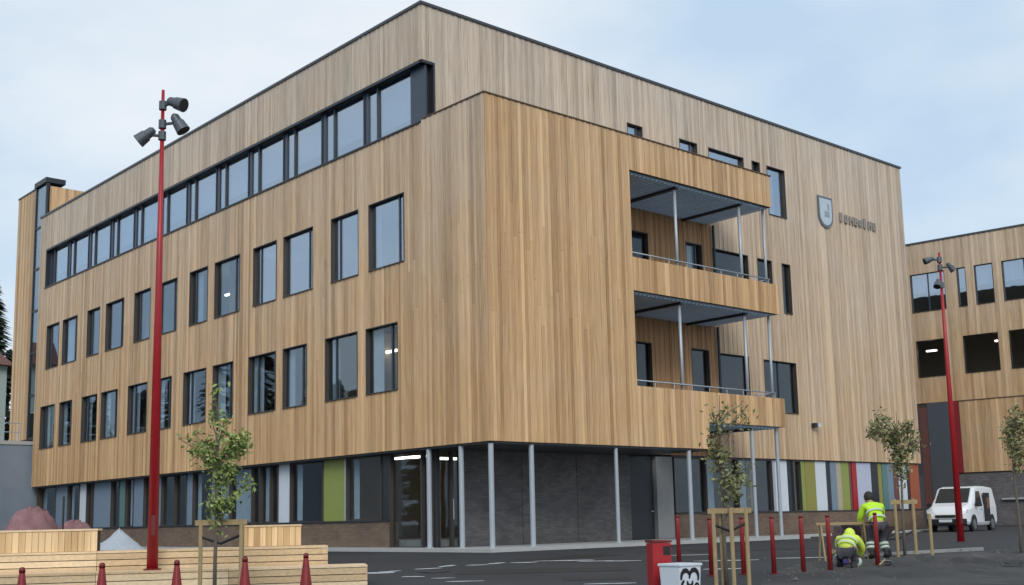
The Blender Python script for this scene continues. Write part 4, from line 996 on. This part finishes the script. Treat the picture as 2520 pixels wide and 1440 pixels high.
# ------------------------------------------------------------------ far left: wood edge and a house
def spruce(x, y, z, h, label, seed, group=None):
    q = random.Random(seed); o = empty('spruce_tree', (x, y, z), label=label, cat='tree', group=group)
    mb = MB(); mb.tube([(0, 0, 0), (0, 0, h)], [h*.018, .02], 8); mb.build('trunk', m_bark, o)
    mb = MB()
    for k in range(int(h*85)):
        f = q.random()**.75; zz = h*(.06+.93*f); r = h*.2*(1-f)**.85*q.uniform(.45, 1.05)+.1; a = q.random()*6.28
        p = Vector((r*math.cos(a), r*math.sin(a), zz-r*.25)); d = Vector((math.cos(a), math.sin(a), -.45)); s = Vector((-math.sin(a), math.cos(a), 0)); w = q.uniform(.18, .4)*(h/14); l = q.uniform(.5, 1.1)*(h/14)
        mb.cur = (q.random(), 0); i = [mb.pt(p-d*l*.5), mb.pt(p+s*w), mb.pt(p+d*l*.5), mb.pt(p-s*w-Vector((0, 0, .1)))]; mb.f.append(tuple(i))
    mb.build('crown', m_spruce, o, kind='stuff'); return o
spruce(3.4, 53.2, 4.5, 13.0, 'dark spruce rising left of the stair tower', 1)
spruce(1.4, 56, 4.5, 12.0, 'dark spruce at the left edge behind the pale house', 2)
spruce(5.6, 56.0, 4.5, 8.5, 'low dark spruce close behind the stair tower', 3)
H = empty('pale_house', (.35, 46.5, 5.0), R(12), label='pale green house with red tiled roof at far left', cat='house')
mb = MB(); mb.box(-5, 2.2, 0, 6, 0, 5.6); mb.build('wall', m_house, H)
mb = MB(); mb.hexa([(-5.3, -.4, 5.6), (2.5, -.4, 5.6), (2.5, 6.4, 5.6), (-5.3, 6.4, 5.6)], [(-5.3, 2.9, 7.4), (2.5, 2.9, 7.4), (2.5, 3.1, 7.4), (-5.3, 3.1, 7.4)]); mb.build('roof', m_roofr, H)
for x in (-3.5, -1, 1):
    mb = MB(); mb.box(x-.5, x+.5, -.05, -.005, 1.2, 2.8); w = mb.build('window', m_white, H)
    mb = MB(); mb.box(x-.42, x+.42, -.07, -.052, 1.28, 2.72); mb.build('pane', m_vang, w)

# the wood north-west of the square: reads as one mass in the window reflections
q = random.Random(44); mb = MB()
for k in range(46):
    a = R(q.uniform(-62, 6)); d = q.uniform(66, 92); bx, by = -2+d*math.sin(a), 18+d*math.cos(a); h = q.uniform(11, 19)
    if bx > -3 or (bx > -16 and by < 54): continue
    mb.cur = (0, 0); mb.tube([(bx, by, 0), (bx, by, h*.9)], [.22, .04], 6)
    for j in range(340):
        f = q.random()**.75; z = h*(.08+.92*f); rr = (h*.19*(1-f)**.8+.15)*q.uniform(.4, 1.1); t = q.random()*6.28
        p = Vector((bx+rr*math.cos(t), by+rr*math.sin(t), z)); u = Vector((math.cos(t), math.sin(t), -.4))*q.uniform(.5, 1.0); w = Vector((-math.sin(t), math.cos(t), 0))*q.uniform(.35, .7)
        mb.cur = (q.random(), 0); i = [mb.pt(p-u), mb.pt(p+w), mb.pt(p+u), mb.pt(p-w-Vector((0, 0, .15)))]; mb.f.append(tuple(i))
tag(mb.build('treeline', leafmat('wood_edge', (.012, .024, .012), (.05, .075, .03))), 'dense dark wood beyond the podium left of the square', 'woods', kind='stuff')
